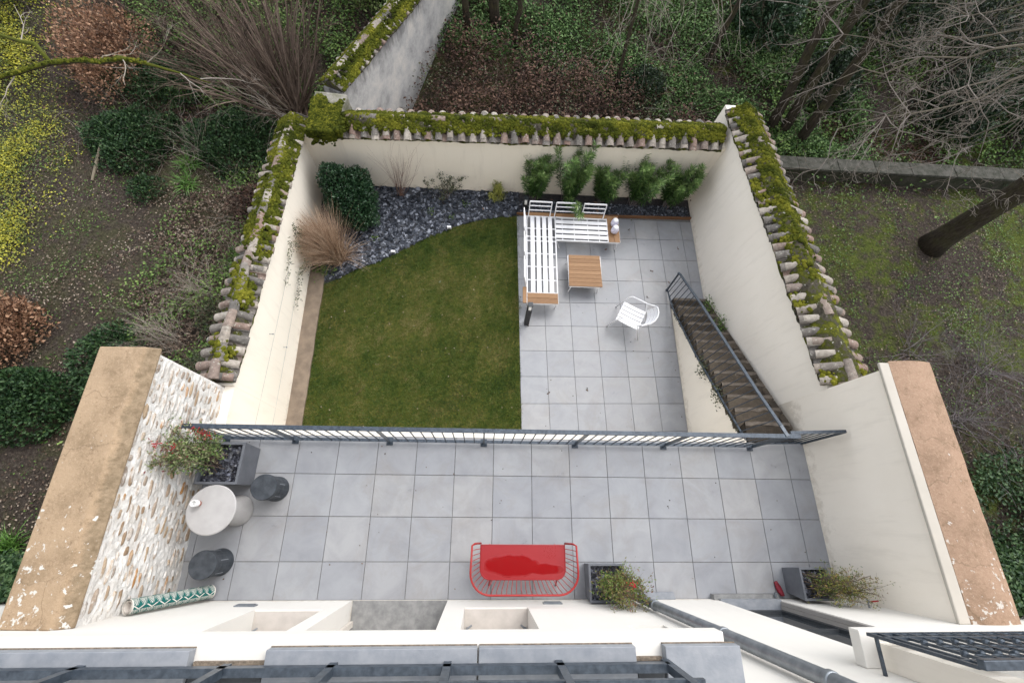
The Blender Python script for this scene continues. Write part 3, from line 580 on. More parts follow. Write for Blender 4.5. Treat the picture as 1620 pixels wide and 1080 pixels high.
# ------------------------------------------------------------------ GARDEN WALLS with tile copings
def coping(A, B, inner, t, mossf, pitch=.205, w=.25, wo=.27, rise=.13, ridge=True, skipridge=None, seed=1, jit=1., rr=.075, fill=0., gap=None):
    """A->B inner eave line; inner = unit vector pointing to the garden side."""
    r = random.Random(seed); A = Vector(A); B = Vector(B); d = (B - A); Lh = d.length; d = d / Lh; nrm = Vector(inner).normalized()
    up = Vector((0, 0, 1)); tiles = MB(); bed = MB()
    c0 = A - nrm * w; c1 = B - nrm * w
    def prof(p, o): # point at distance o from ridge (neg inner / pos outer)
        return p
    # bed: two slopes
    a_in, b_in = A + nrm * .015 - up * .05, B + nrm * .015 - up * .05
    a_r, b_r = c0 + up * (rise - .03), c1 + up * (rise - .03)
    a_o, b_o = c0 - nrm * wo - up * .05, c1 - nrm * wo - up * .05
    for (p, q, s_, u_) in ((a_in, b_in, b_r, a_r), (a_r, b_r, b_o, a_o)):
        bed.hexa([p - up * .06, q - up * .06, s_ - up * .06, u_ - up * .06, p, q, s_, u_])
    def half(p, q, r0, r1, nrm_up, flip=False, val=None, n=7):
        ax = (q - p).normalized(); side = ax.cross(nrm_up).normalized(); u2 = side.cross(ax)
        if flip: u2 = -u2
        V = []
        for (P, R_) in ((p, r0), (q, r1)):
            for k in range(n + 1):
                a = PI * k / n; V.append(P + side * math.cos(a) * R_ + u2 * math.sin(a) * R_ * .85)
            for k in range(n + 1):
                a = PI * (n - k) / n; V.append(P + side * math.cos(a) * (R_ - .014) + u2 * math.sin(a) * (R_ * .85 - .014))
        m = 2 * n + 2
        F = [(k, k + 1, m + k + 1, m + k) for k in range(m - 1)] + [(m - 1, 0, m, 2 * m - 1)]
        for e in (0, m):
            for k in range(n): F.append((e + k, e + k + 1, e + m - 2 - k, e + m - 1 - k))
        tiles.add([tuple(x) for x in V], F, r.random() if val is None else val)
    s = .06
    while s < Lh - .03:
        j = lambda a: r.uniform(-a, a) * jit
        base = A + d * s
        for sgn, ww in ((1, w), (-1, wo)):
            c = base - nrm * w; e = base - nrm * w + nrm * sgn * (ww + .02 + j(.03)) + up * (-.02 + j(.012)); top = c + nrm * sgn * .03 + up * (rise + j(.008))
            e = e + d * j(.025); top = top + d * j(.02)
            half(top, e, rr * .82, rr * (1 + j(.12)), up)
            # pan between
            c2 = c + d * pitch * .5; e2 = c2 + nrm * sgn * (ww + .015 + j(.02)) - up * .0; t2 = c2 + nrm * sgn * .03 + up * (rise - .02)
            half(t2, e2, .06, .066, up, True, val=r.random() * .5)
            if r.random() < .35 * jit:   # broken second layer tile, lying on top
                p_ = top.lerp(e, r.uniform(.05, .3)) + up * .02; half(p_, p_.lerp(e, .8) + up * .016, rr * .8, rr * .86, up)
        s += pitch * (1 + j(.08))
    tiles.build('tile_coping', 'rooftile', t)
    if fill:
        bed = MB(); ms = int(Lh / .05); qs = np.array([1.0, .80, .66, .57, .48, .3, .1, -.1, -.3, -.48, -.60, -.70, -.84, -1.0]); hs_ = np.array([-.07, -.06, -.035, .045, .085, .10, .10, .095, .09, .08, .04, -.03, -.06, -.07])
        S, Q = np.meshgrid(np.linspace(0, 1, ms), qs, indexing='ij'); Q = Q + .10 * clumpnoise(S * Lh, S * 0, 14, seed + 3) * (np.abs(Q) < .75) * (np.abs(Q) > .4) * np.sign(Q); hh = rise * (1 - np.abs(Q)) + hs_[None] * .9 * fill - .05 * (1 - fill) + .03 * clumpnoise(S * Lh, Q * .4, 9, seed) + RNG.normal(size=S.shape) * .010
        oo = np.where(Q > 0, Q * (w + .0), Q * wo); dv = np.array(d); nv = np.array(nrm); PT = np.array(c0)[None, None] + dv * (S * Lh)[..., None] + nv * oo[..., None]; PT[..., 2] += hh
        i = np.arange(S.size).reshape(S.shape); F = np.stack([i[:-1, :-1], i[:-1, 1:], i[1:, 1:], i[1:, :-1]], -1).reshape(-1, 4); bed.add(PT.reshape(-1, 3), F, .5)
        for e in (0, ms - 1):
            ring = [tuple(PT[e, k]) for k in range(len(qs))]; bed.add(ring, [list(range(len(ring)))])
        bed.build('moss_bed', 'mossbed', t, smooth=True)
    else: bed.build('mortar_bed', 'tilebed', t)
    if ridge:
        rt = MB(); tl = tiles; tiles = rt; s = 0
        # rebind for half()
        def half2(p, q, r0, r1, val):
            ax = (q - p).normalized(); side = ax.cross(up).normalized(); u2 = side.cross(ax); V = []; n = 8
            for (P, R_) in ((p, r0), (q, r1)):
                for k in range(n + 1):
                    a = PI * k / n; V.append(P + side * math.cos(a) * R_ + u2 * math.sin(a) * R_ * .8)
            F = [(k, k + 1, n + 2 + k, n + 1 + k) for k in range(n)] + [list(range(n + 1)), list(range(n + 1, 2 * n + 2))[::-1], (0, n, 2 * n + 1, n + 1)]
            rt.add([tuple(x) for x in V], F, val)
        while s < Lh - .1:
            if not (skipridge and skipridge(s / Lh, r)):
                p = c0 + d * s + up * (rise - .005 + (.035 if fill else 0) + r.uniform(-.01, .01)) + nrm * r.uniform(-.015, .015); q = c0 + d * min(Lh, s + r.uniform(.30, .36)) + up * (rise + .01 + (.035 if fill else 0) + r.uniform(-.01, .01)) + nrm * r.uniform(-.015, .015)
                half2(p, q, .085, .072, r.random())
            s += r.uniform(.28, .33)
        if rt.n: rt.build('ridge_tiles', 'rooftile', t)
    # moss
    mo = MB(); N = int(Lh * 1900); ss = RNG.random(N); tt = RNG.uniform(-1, 1, N)
    for s_, t_ in zip(ss, tt):
        dens = mossf(s_, t_)
        nz_ = clumpnoise(np.array([s_ * Lh * 3]), np.array([t_ * 2.]), 2.0, seed)[0]
        if RNG.random() > dens + nz_ * .35: continue
        oo = t_ * (w + .02 if t_ > 0 else wo); h = rise * (1 - abs(t_)) - .012 * abs(t_)
        c = c0 + d * s_ * Lh + nrm * oo + up * (h + (.06 * (1 - abs(t_)) + .03 if fill else .03)); ra = RNG.uniform(.018, .055)
        hemi(mo, c, ra, RNG.uniform(.35, .7), min(1, max(0, .5 + nz_ * .6 + RNG.normal() * .15)))
    P = []
    if mo.n:
        allv = np.concatenate(mo.v); k = RNG.integers(0, len(allv), int(Lh * 5200)); P = allv[k] + RNG.normal(size=(len(k), 3)) * .006
        leaves(mo, P, RNG.normal(size=(len(k), 3)) * .6 + np.array([0, 0, .9]), .022, .008, RNG.random(len(k)), tri=True)
        mo.build('moss', 'moss', t, smooth=True)
def hemi(mb, c, r, sq, val):
    V = [(c[0], c[1], c[2] + r * sq)]; n = 7
    ph = RNG.uniform(0, 6)
    for (rr, zz) in ((.55, .78), (.95, .25), (1.0, -.25)):
        for k in range(n):
            a = ph + 2 * PI * k / n; j = RNG.uniform(.8, 1.18); V.append((c[0] + r * rr * j * math.cos(a), c[1] + r * rr * j * math.sin(a), c[2] + r * sq * zz * j))
    F = [(0, 1 + k, 1 + (k + 1) % n) for k in range(n)]
    for a in (0, 1): F += [(1 + a * n + k, 1 + (a + 1) * n + k, 1 + (a + 1) * n + (k + 1) % n, 1 + a * n + (k + 1) % n) for k in range(n)]
    mb.add(V, F, val)
def wallface(poly_in, thick_dir, th, z0, ztop, mb):
    (x0, y0, zt0), (x1, y1, zt1) = poly_in; tx, ty = thick_dir[0] * th, thick_dir[1] * th
    mb.hexa([(x0, y0, z0), (x1, y1, z0), (x1 + tx, y1 + ty, z0), (x0 + tx, y0 + ty, z0), (x0, y0, zt0), (x1, y1, zt1), (x1 + tx, y1 + ty, zt1), (x0 + tx, y0 + ty, zt0)])
# left garden wall
t = thing('garden_wall', 'cream garden wall with grey and mossy tile coping along the left side of the lawn', 'wall', (-1.4, 4, G0))
mb = MB(); mb.box(-1.30, -1.152, .685, 1.318, -2.75, .05)
mb.hexa([(-1.152, 1.32, -2.75), (-1.35, 7.7, -2.75), (-1.82, 7.7, -2.75), (-1.63, 1.32, -2.75), (-1.152, 1.32, .09), (-1.35, 7.7, -.58), (-1.82, 7.7, -.58), (-1.63, 1.32, .09)])
mb.build('wall_face', 'plaster', t)
coping((-1.11, 1.36, .15), (-1.28, 7.55, -.52), (1, .02, 0), t, lambda s, q: -.16 + .78 * s + .12 * (abs(q) < .2) - .35 * max(0, abs(q) - .6), w=.25, wo=.32, seed=3, fill=.30, pitch=.235, rr=.072)
wm = MB()
for (z0, z1) in ((-.84, -.95), (-1.5, -1.45)):
    wm.tube([(-1.145, .75, z0), (-1.17, 2.5, (z0 + z1) / 2), (-1.20, 4.3, z1)], .002, 4)
wm.build('training_wire', 'zinc', t)
for (y, z) in ((2.54, -.731), (2.52, -1.37)):
    hb = MB(); hb.tube([(-1.2, y, z), (-1.12, y, z)], .006, 6); hb.lathe([(.014, -.004), (.014, .004)], (-1.12, y, z), 8); hb.build('wire_hook', 'zinc', t)
# far garden wall
t = thing('garden_wall', 'cream garden wall with thick mossy tile coping at the far end behind the oleanders', 'wall', (3.4, 7.3, G0))
mb = MB(); mb.hexa([(-1.4, 7.14, -2.75), (8.2, 7.19, -2.75), (8.2, 7.7, -2.75), (-1.0, 7.7, -2.75), (-1.4, 7.14, -.50), (8.2, 7.19, -.26), (8.2, 7.7, -.28), (-1.0, 7.7, -.52)])
mb.build('wall_face', 'plaster', t)
coping((-.95, 7.06, -.43), (8.0, 7.10, -.22), (0, -1, 0), t, lambda s, q: .66 - 2.0 * max(0, q - .38) - 1.6 * max(0, -q - .5), w=.37, wo=.40, rise=.17, seed=5, skipridge=lambda s, r: r.random() < .7, pitch=.235, rr=.082, fill=1.)
# right garden wall
t = thing('garden_wall', 'cream garden wall with lichen spotted mossy tile coping above the stairs on the right', 'wall', (8.2, 4.5, G0))
mb = MB(); mb.hexa([(7.96, 1.31, -2.75), (7.96, 8.2, -2.75), (8.8, 8.2, -2.75), (8.8, 1.31, -2.75), (8.178, 1.31, .76), (8.13, 8.2, 0), (8.8, 8.2, 0), (8.8, 1.31, .76)])
mb.build('wall_face', 'plaster2', t)
coping((8.11, 1.37, .78), (8.06, 7.9, .06), (-1, 0, 0), t, lambda s, q: min(.85, -.25 + 1.7 * max(0, s - .12)) * (1. if -.62 < q < .50 else .18) - .02, w=.35, wo=.42, rise=.17, seed=9, pitch=.225, rr=.082, skipridge=lambda s, r: r.random() < (.5 if s < .4 else .9), fill=1.)
# corner pier at back left
t = thing('wall_pier', 'square moss covered pier where the outer wall meets the far garden wall', 'pier', (-.6, 7.3, G0))
mb = MB(); mb.hexa([(-1.10, 7.16, -.62), (-.52, 7.16, -.62), (-.28, 7.9, -.62), (-1.05, 7.95, -.62), (-1.08, 6.95, -.18), (-.52, 6.95, -.18), (-.30, 7.85, .0), (-1.0, 7.9, .0)]); mb.build('pier_body', M.setdefault('pierm', simple('mossy_pier_render', (.30, .28, .25), (.12, .12, .07), 5, .95, bs=.8, bscale=25, bd=.02)), t, bev=.05)
mo = MB()
for k in range(1500):
    u, v = RNG.random(2); 
    if v > .80 + .12 * math.sin(7 * u): continue
    x = -1.07 + u * (.54 + .14 * v) + .06 * v; y = 6.96 + v * .92; hemi(mo, (x, y, -.19 + .18 * v), RNG.uniform(.02, .055), .6, RNG.random())
for k in range(420):
    zz = -.16 - abs(RNG.normal()) * .13; hemi(mo, (RNG.uniform(-1.10, -.48), 6.95, zz), RNG.uniform(.015, .05), .7, RNG.random() * .5)
for k in range(260):
    zz = -.12 - abs(RNG.normal()) * .12; hemi(mo, (RNG.uniform(-.52, -.44) + .12 * RNG.random(), RNG.uniform(6.95, 7.5), zz), RNG.uniform(.015, .05), .7, RNG.random() * .5)
av = np.concatenate(mo.v); k = RNG.integers(0, len(av), 9000); leaves(mo, av[k], RNG.normal(size=(9000, 3)) * .6 + np.array([0, 0, .8]), .025, .008, tri=True)
mo.build('moss', 'moss', t, smooth=True)
# outer boundary wall on the slope
t = thing('boundary_wall', 'weathered grey rendered boundary wall with mossy tiled top running away up the slope', 'wall', (.2, 10, G0))
A = Vector((-.46, 7.98, -.1)); dd = Vector((1.36, 3.16, 0)).normalized(); nn = Vector((dd.y, -dd.x, 0)); B = A + dd * 9
mb = MB(); a = A - nn * .07; b = B - nn * .07; th = -nn * .42
mb.hexa([(a.x, a.y, -2.8), (b.x, b.y, -2.8), (b.x + th.x, b.y + th.y, -2.8), (a.x + th.x, a.y + th.y, -2.8), (a.x, a.y, -.14), (b.x, b.y, -.14), (b.x + th.x, b.y + th.y, -.14), (a.x + th.x, a.y + th.y, -.14)]); mb.build('wall_face', 'grey_plaster', t)
coping(tuple(A + dd * .05), tuple(B), tuple(nn), t, lambda s, q: .40 if q > 0 else .3, w=.30, wo=.28, rise=.15, seed=12, pitch=.19, rr=.062, jit=.6, fill=.35)
# low wall at right
t = thing('low_wall', 'low grey stone wall crossing the right garden behind the big trunk', 'wall', (14.5, 8.8, G0))
mb = MB(); mb.box(8.5, 34, 8.66, 9.0, -2.8, -2.28); mb.build('wall_body', 'lowwall' if 'lowwall' in M else M.setdefault('lowwall', simple('mossy_low_stone', (.055, .050, .038), (.025, .028, .014), 5, .95, bs=1, bscale=14, bd=.03)), t)
mb = MB()
x = 8.5
while x < 33:
    l = random.uniform(.9, 1.6); mb.box(x + .005, x + l - .005, 8.60, 9.04, -2.278, -2.2 + random.uniform(-.006, .006)); x += l
mb.build('coping_slabs', M.setdefault('lowcap', simple('dark_coping_stone', (.085, .08, .068), (.03, .032, .022), 6, .9, bs=.8, bscale=20, bd=.02)), t, bev=.015)
# ------------------------------------------------------------------ STAIRS
t = thing('stone_stairs', 'weathered brown stone stairs between terrace and patio against the right wall', 'stairs', (7.57, 2.4, L0))
NS = 13; y0, y1 = 4.18, .62; run = (y0 - y1) / (NS - 0)
bmb = MB()
for k in range(NS):
    zt = L0 + (k + 1) * 2.08 / NS - .004; ya = y0 - k * run
    s = MB(); jx = random.uniform(-.02, .03)
    nx = 9; V = []
    xs_ = np.linspace(7.185 - jx, 7.99, nx)
    fr_ = [ya + .03 + random.uniform(-.012, .012) for _ in xs_]
    for zz, off in ((zt - .155, -.045), (zt, 0)):
        for x_, f_ in zip(xs_, fr_): V.append((x_, f_ + off, zz + (random.uniform(-.006, .004) if zz == zt else 0)))
        for x_ in xs_: V.append((x_, ya - run - .03, zz + (-.002 if zz == zt else 0)))
    n2 = 2 * nx; F = []
    for i in range(nx - 1):
        F.append((n2 + i, n2 + i + 1, n2 + nx + i + 1, n2 + nx + i)); F.append((i, i + 1, n2 + i + 1, n2 + i)); F.append((nx + i, n2 + nx + i, n2 + nx + i + 1, nx + i + 1))
        F.append((i, nx + i, nx + i + 1, i + 1))
    F += [(0, n2, n2 + nx, nx), (nx - 1, 2 * nx - 1, n2 + 2 * nx - 1, n2 + nx - 1)]
    s.add(V, F); s.build('step', 'stair', t)
    ns = MB(); q_ = [(x_, f_ + .004) for x_, f_ in zip(xs_, fr_)]; rr_ = [(x_, f_ - .055 + random.uniform(-.012, .012)) for x_, f_ in zip(xs_, fr_)]
    ns.prism(q_ + rr_[::-1], zt - .03, zt + .006, random.random()); ns.build('pale_nosing', 'nosing', t)  # lighter strip along each front edge, sets the steps apart
mb = MB(); mb.hexa([(7.20, 4.12, -2.7), (7.98, 4.12, -2.7), (7.98, .62, -2.7), (7.20, .62, -2.7), (7.20, 4.12, L0), (7.98, 4.12, L0), (7.98, .62, -.2), (7.20, .62, -.2)]); mb.build('stair_core', 'stair', t)
mb = MB(); # plaster cheek
mb.add([(7.17, 4.1, L0 - .1), (7.17, .68, L0 - .1), (7.17, .68, -.17), (7.17, 3.95, L0 + .06), (7.2, 4.1, L0 - .1), (7.2, .68, L0 - .1), (7.2, .68, -.17), (7.2, 3.95, L0 + .06)],
       [(0, 1, 2, 3), (4, 7, 6, 5), (0, 3, 7, 4), (3, 2, 6, 7), (2, 1, 5, 6), (0, 4, 5, 1)]); mb.build('cheek', 'plaster', t)
mb = MB() # rough skirting stones against wall
s = 0.
while s < 3.25:
    l = random.uniform(.18, .34); ya, yb = 4.2 - s, 4.2 - s - l; za, zb = L0 + .14 + s * .585, L0 + .14 + (s + l) * .585; w_ = random.uniform(.06, .13)
    mb.hexa([(8.01 - w_, ya, za - .35), (8.01, ya, za - .35), (8.01, yb, zb - .35), (8.01 - w_, yb, zb - .35), (8.01 - w_, ya, za - .05), (8.01, ya, za), (8.01, yb, zb), (8.01 - w_, yb, zb - .05)]); s += l + .004
mb.build('wall_skirting', 'stair', t, bev=.012)
# ------------------------------------------------------------------ RAILINGS
t = thing('terrace_railing', 'long anthracite metal railing along the edge of the upper terrace', 'railing', (3.1, .5, 0))
mb = MB(); mb.bar((-1.15, .50, 1.045), (7.36, .505, 1.045), .062, .022); mb.build('handrail', 'steel', t, bev=.003)
mb = MB(); mb.bar((-1.15, .50, .10), (7.25, .505, .10), .045, .02); mb.build('bottom_rail', 'steel', t)
mb = MB(); mb.bar((-1.15, .50, 1.012), (7.25, .505, 1.012), .035, .02); mb.build('upper_rail', 'steel', t)
px = [-1.10, -.07, 1.37, 2.84, 4.30, 5.75, 7.20]
post0 = None
for i, x in enumerate(px):
    if post0 is None:
        mb = MB(); mb.bar((x, .5, 0.0), (x, .5, 1.0), .045, .022, (1, 0, 0)); mb.box(x - .05, x + .05, .44, .56, 0, .008); post0 = mb.build('post', 'steel', t)
    else: c = post0.copy(); COL.objects.link(c); c.parent = t; c.location.x += x - px[0]
bal0 = None
for a, b in zip(px[:-1], px[1:]):
    n = max(2, round((b - a) / .147))
    for k in range(1, n):
        x = a + (b - a) * k / n
        if bal0 is None:
            mb = MB(); mb.bar((x, .5, .11), (x, .5, 1.0), .014, .014); bal0 = mb.build('baluster', 'steel', t); bx0 = x
        else: c = bal0.copy(); COL.objects.link(c); c.parent = t; c.location.x += x - bx0
t = thing('gate_railing', 'short anthracite railing panel closing the top of the stairs beside the right wall', 'railing', (7.7, .55, 0))
mb = MB(); mb.bar((7.26, .565, .985), (8.11, .60, .985), .045, .03); mb.build('handrail', 'steel', t)
mb = MB(); mb.bar((7.26, .545, .10), (8.11, .57, .10), .03, .02); mb.build('bottom_rail', 'steel', t)
for k in range(7):
    x = 7.36 + k * .115; mb = MB(); mb.bar((x, .555 + .003 * k, .10), (x, .57 + .003 * k, .98), .014, .014); mb.build('baluster', 'steel', t)
mb = MB(); mb.bar((8.10, .57, 0), (8.10, .59, .98), .03, .02, (1, 0, 0)); mb.build('post', 'steel', t)
t = thing('stair_railing', 'sloping anthracite railing with thin bars beside the stone stairs', 'railing', (7.11, 2.5, L0))
top = [(7.11, 4.56, -1.36), (7.11, 4.50, -1.29), (7.11, 3.36, -.575), (7.11, 2.29, .05), (7.11, 1.23, .67), (7.11, .74, .98), (7.11, .66, 1.03), (7.16, .50, 1.06)]
mb = MB()
for a, b in zip(top[1:-1], top[2:]): mb.bar(a, b, .05, .022)
mb.build('handrail', 'steel', t)
mb = MB(); mb.bar((7.11, 4.53, -1.33), (7.11, 4.49, L0 + .05), .03, .03); mb.ball((7.11, 4.49, L0 + .035), .035, 1, 10); mb.ball((7.11, 4.53, -1.33), .035, .8, 10); mb.build('newel_post', 'steel', t)
bot = [(7.11, 4.45, L0 + .07), (7.11, 3.87, -1.85), (7.11, 2.53, -1.14), (7.11, 1.23, -.32), (7.11, .62, .08)]
mb = MB()
for a, b in zip(bot[:-1], bot[1:]): mb.bar(a, b, .03, .02)
mb.build('bottom_rail', 'steel', t)
tp = np.array(top[1:-1]); bt = np.array(bot)
for k in range(27):
    y = 4.40 - k * .14
    if y < .66: break
    zt = np.interp(-y, -tp[:, 1], tp[:, 2]); zb = np.interp(-y, -bt[:, 1], bt[:, 2]); mb = MB(); mb.bar((7.11, y, zb), (7.11, y, zt), .012, .012); mb.build('baluster', 'steel', t)
# ------------------------------------------------------------------ HOUSE
H = thing('house', 'white rendered house front at the bottom edge with window and door openings', 'house', (3, -2, 0))
def holed(mb, x0, x1, z0, z1, holes, y, dep):
    xs = sorted({x0, x1, *[h[0] for h in holes], *[h[1] for h in holes]}); zs = sorted({z0, z1, *[h[2] for h in holes], *[h[3] for h in holes]})
    for i in range(len(xs) - 1):
        for j in range(len(zs) - 1):
            cx, cz = (xs[i] + xs[i + 1]) / 2, (zs[j] + zs[j + 1]) / 2
            if any(h[0] < cx < h[1] and h[2] < cz < h[3] for h in holes): continue
            mb.add([(xs[i], y, zs[j]), (xs[i + 1], y, zs[j]), (xs[i + 1], y, zs[j + 1]), (xs[i], y, zs[j + 1])], [(1, 0, 3, 2)])
    for (a, b, c, d_) in holes:
        q = y - dep
        mb.add([(a, y, c), (b, y, c), (b, y, d_), (a, y, d_), (a, q, c), (b, q, c), (b, q, d_), (a, q, d_)], [(0, 4, 7, 3), (1, 2, 6, 5), (0, 1, 5, 4), (3, 7, 6, 2)])
holes = [(.08, .90, .665, 2.4), (1.085, 2.40, 0.002, 2.5), (2.655, 3.47, .58, 2.4), (4.45, 4.85, 1.67, 1.98), (6.26, 7.15, .13, 2.75)]
mb = MB(); holed(mb, -8, 16, -2.7, 8.0, holes, -1.68, .45); mb.build('facade', 'facade', H)  # unseen upper part kept low so more sky lights the far garden wall
mb = MB(); mb.box(-8, 16, -6, -2.14, -2.7, 8.0); mb.build('house_core', 'facade', H)
mb = MB(); mb.box(1.09, 2.395, -2.13, -1.685, -.02, .006); mb.build('door_threshold', 'granite', H)
for (a, b, c) in ((.08, .90, .665), (2.655, 3.47, .58)):
    mb = MB(); mb.box(a + .002, b - .002, -2.128, -1.70, c + .002, c + .012); mb.build('window_sill', M.setdefault('sillm', simple('beige_sill', (.50, .46, .42), (.42, .385, .35), 5, .7)), H)  # thin slab on the opening bottom, darker beige than the facade
    mb = MB(); mb.box(a + .01, b - .01, -2.10, -2.04, c + .015, 2.39); w_ = mb.build('shutter', 'beige_shutter', H)
    mb = MB(); mb.box(a + .003, a + .05, -2.03, -1.98, c + .005, 2.39); mb.box(b - .05, b - .003, -2.03, -1.98, c + .005, 2.39); mb.build('window_frame', 'beige_shutter', H)
    for x_ in (a + .04, b - .04):
        mb = MB(); mb.tube([(x_, -1.90, c + .10), (x_ + (.06 if x_ < a + .2 else -.06), -1.86, c + .10)], .012, 8); mb.box(x_ - .015, x_ + .015, -1.93, -1.89, c + .05, c + .14); mb.build('shutter_hinge', 'zinc', H)
mb = MB(); mb.box(1.10, 2.39, -2.135, -2.08, .01, 2.49); mb.build('door_leaf', 'beige_shutter', H)
mb = MB(); mb.box(1.087, 1.13, -2.0, -1.93, .01, 2.49); mb.build('door_frame', 'beige_shutter', H)
# right glazed door
t2 = MB(); t2.box(6.33, 7.07, -1.835, -1.825, .26, 2.68); dr = t2.build('glazed_door', 'glass', H)
fb = MB(); fb.box(6.262, 6.33, -1.85, -1.79, .19, 2.74); fb.box(7.07, 7.148, -1.85, -1.79, .19, 2.74); fb.box(6.33, 7.07, -1.85, -1.79, .19, .27); fb.box(6.33, 7.07, -1.84, -1.80, 1.30, 1.36); fb.build('frame', 'dark', dr)
mb = MB(); mb.box(6.263, 7.147, -1.86, -1.66, .12, .185); mb.build('door_sill', 'ledge', H)
mb = MB(); mb.box(6.20, 7.16, -1.679, -1.61, .006, .115); mb.build('door_step', 'granite', H)
mb = MB(); mb.box(7.12, 7.147, -1.788, -1.74, .19, 2.7); mb.box(7.128, 7.147, -1.736, -1.690, .19, 2.7); mb.build('shutter_edge', M.setdefault('shutter2', simple('taupe_shutter', (.36, .335, .31), (.32, .30, .28), 4, .6, bs=.05)), H)
mb = MB(); mb.tube([(7.10, -1.64, .135), (7.10, -1.58, .15)], .022, 8); mb.build('door_stop', 'zinc', H)
# niche contents (broken plaster)
mb = MB(); mb.box(4.46, 4.84, -2.0, -1.80, 1.68, 1.97); mb.build('vent_niche', 'curb', H)
for (x_, z_) in ((-.15, .43), (3.83, .34)):
    mb = MB(); mb.box(x_ - .13, x_ + .13, -1.679, -1.665, z_ - .05, z_ + .05)
    for k in range(5): mb.box(x_ - .11, x_ + .11, -1.664, -1.655, z_ - .04 + k * .018, z_ - .032 + k * .018)
    mb.build('air_vent', 'zinc', H)
# cornice with slabs
mb = MB(); mb.box(-8, 4.40, -1.679, -1.275, 3.86, 3.975); mb.build('cornice', 'facade', H, bev=.006)
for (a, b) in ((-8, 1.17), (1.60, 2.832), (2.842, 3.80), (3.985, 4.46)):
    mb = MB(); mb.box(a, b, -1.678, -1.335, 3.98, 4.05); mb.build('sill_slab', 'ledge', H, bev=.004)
    mb = MB(); mb.box(a + .002, b - .002, -1.337, -1.329, 3.9755, 3.988); mb.build('shadow_gap_line', 'rubble', H)  # dark strip added to draw the shadow gap under each slab front
for (a, b) in ((1.18, 1.59), (3.81, 3.975)):
    mb = MB(); mb.box(a, b, -1.678, -1.40, 3.978, 4.0); mb.build('mortar_gap', 'rubble', H)
    mb = MB(); mb.box(a, b, -1.678, -1.42, 4.002, 4.03); mb.build('lead_strip', 'dark', H)
t = thing('balcony_railing', 'heavy anthracite metal grille of the upper balcony at the bottom left edge of the photo', 'railing', (1, -1.45, 4.05))
mb = MB(); mb.bar((-4, -1.42, 4.085), (3.97, -1.42, 4.135), .045, .05); mb.build('bottom_bar', 'steel', t)
mb = MB(); mb.bar((-4, -1.42, 4.37), (4.05, -1.42, 4.41), .04, .03); mb.build('middle_bar', 'steel', t)
for x_ in (-1.0, -.2, .6, 1.4, 2.0, 2.66, 3.32, 3.97):
    mb = MB(); mb.bar((x_, -1.42, 4.052), (x_, -1.42, 5.1), .045, .045, (1, 0, 0)); mb.build('upright', 'steel', t)
# right balconet
mb = MB(); mb.box(5.86, 9.2, -1.679, -1.42, 3.14, 3.25); mb.build('balcony_sill', 'facade', H, bev=.006)
mb = MB(); mb.box(5.98, 6.16, -1.678, -1.50, 3.252, 6); mb.build('window_surround', 'plaster2', H)
t = thing('iron_balcony_grille', 'ornate dark iron window guard above the right terrace door', 'railing', (7.2, -1.42, 3.25))
mb = MB(); mb.bar((5.82, -1.40, 4.24), (9.1, -1.40, 4.24), .055, .05); mb.build('handrail', 'steel', t, bev=.006)
mb = MB()
for x_ in (5.83, 5.90): mb.bar((x_, -1.42, 3.38), (x_, -1.42, 4.22), .022, .022)
mb.build('corner_post', 'steel', t)
for z_ in (3.40, 3.53, 4.10):
    mb = MB(); mb.bar((5.83, -1.42, z_), (9.1, -1.42, z_), .025, .02); mb.build('rail', 'steel', t)
mb = MB(); mb.bar((5.86, -1.42, 3.42), (5.86, -1.68, 3.42), .02, .02); mb.build('wall_tie', 'steel', t)
b0 = None
for k in range(26):
    x_ = 6.02 + k * .118
    if b0 is None:
        mb = MB(); mb.bar((x_, -1.42, 3.40), (x_, -1.42, 4.10), .018, .018)
        for z_ in (3.66, 3.95): mb.ball((x_, -1.42, z_), .026, 1, 8)
        for zc in (3.465, 4.02, 3.80):
            pts = [(x_ + .059 + .042 * math.cos(a), -1.42, zc + .042 * math.sin(a)) for a in np.linspace(0, 2 * PI, 13)]; mb.tube(pts, .009, 5, False)
        b0 = mb.build('baluster', 'steel', t)
    else: c = b0.copy(); COL.objects.link(c); c.parent = t; c.location.x += k * .118
# downpipe
dp = MB(); dp.smooth = True; dp.tube([(4.99, -1.60, .12), (4.99, -1.60, .35), (5.03, -1.60, 1.2), (5.12, -1.60, 2.55), (5.19, -1.60, 3.8), (5.22, -1.60, 7.9)], .055, 18); dpo = dp.build('downpipe', 'zinc', H)
for z_, x_ in ((2.50, 5.117), (3.78, 5.189), (1.0, 5.02), (.14, 4.99)):
    mb = MB(); mb.lathe([(.057, -.03), (.064, -.02), (.064, .02), (.057, .03)], (x_, -1.60, z_), 18); mb.build('pipe_collar', 'zinc', dpo, smooth=True)
mb = MB(); mb.prism([(4.95, -1.60), (5.64, -1.585), (5.66, -1.679), (4.95, -1.679)], .004, .05); o = mb.build('pipe_slab', 'ledge', bev=.004); tag(o, 'pale grey stone slab on the terrace at the foot of the downpipe', 'slab')
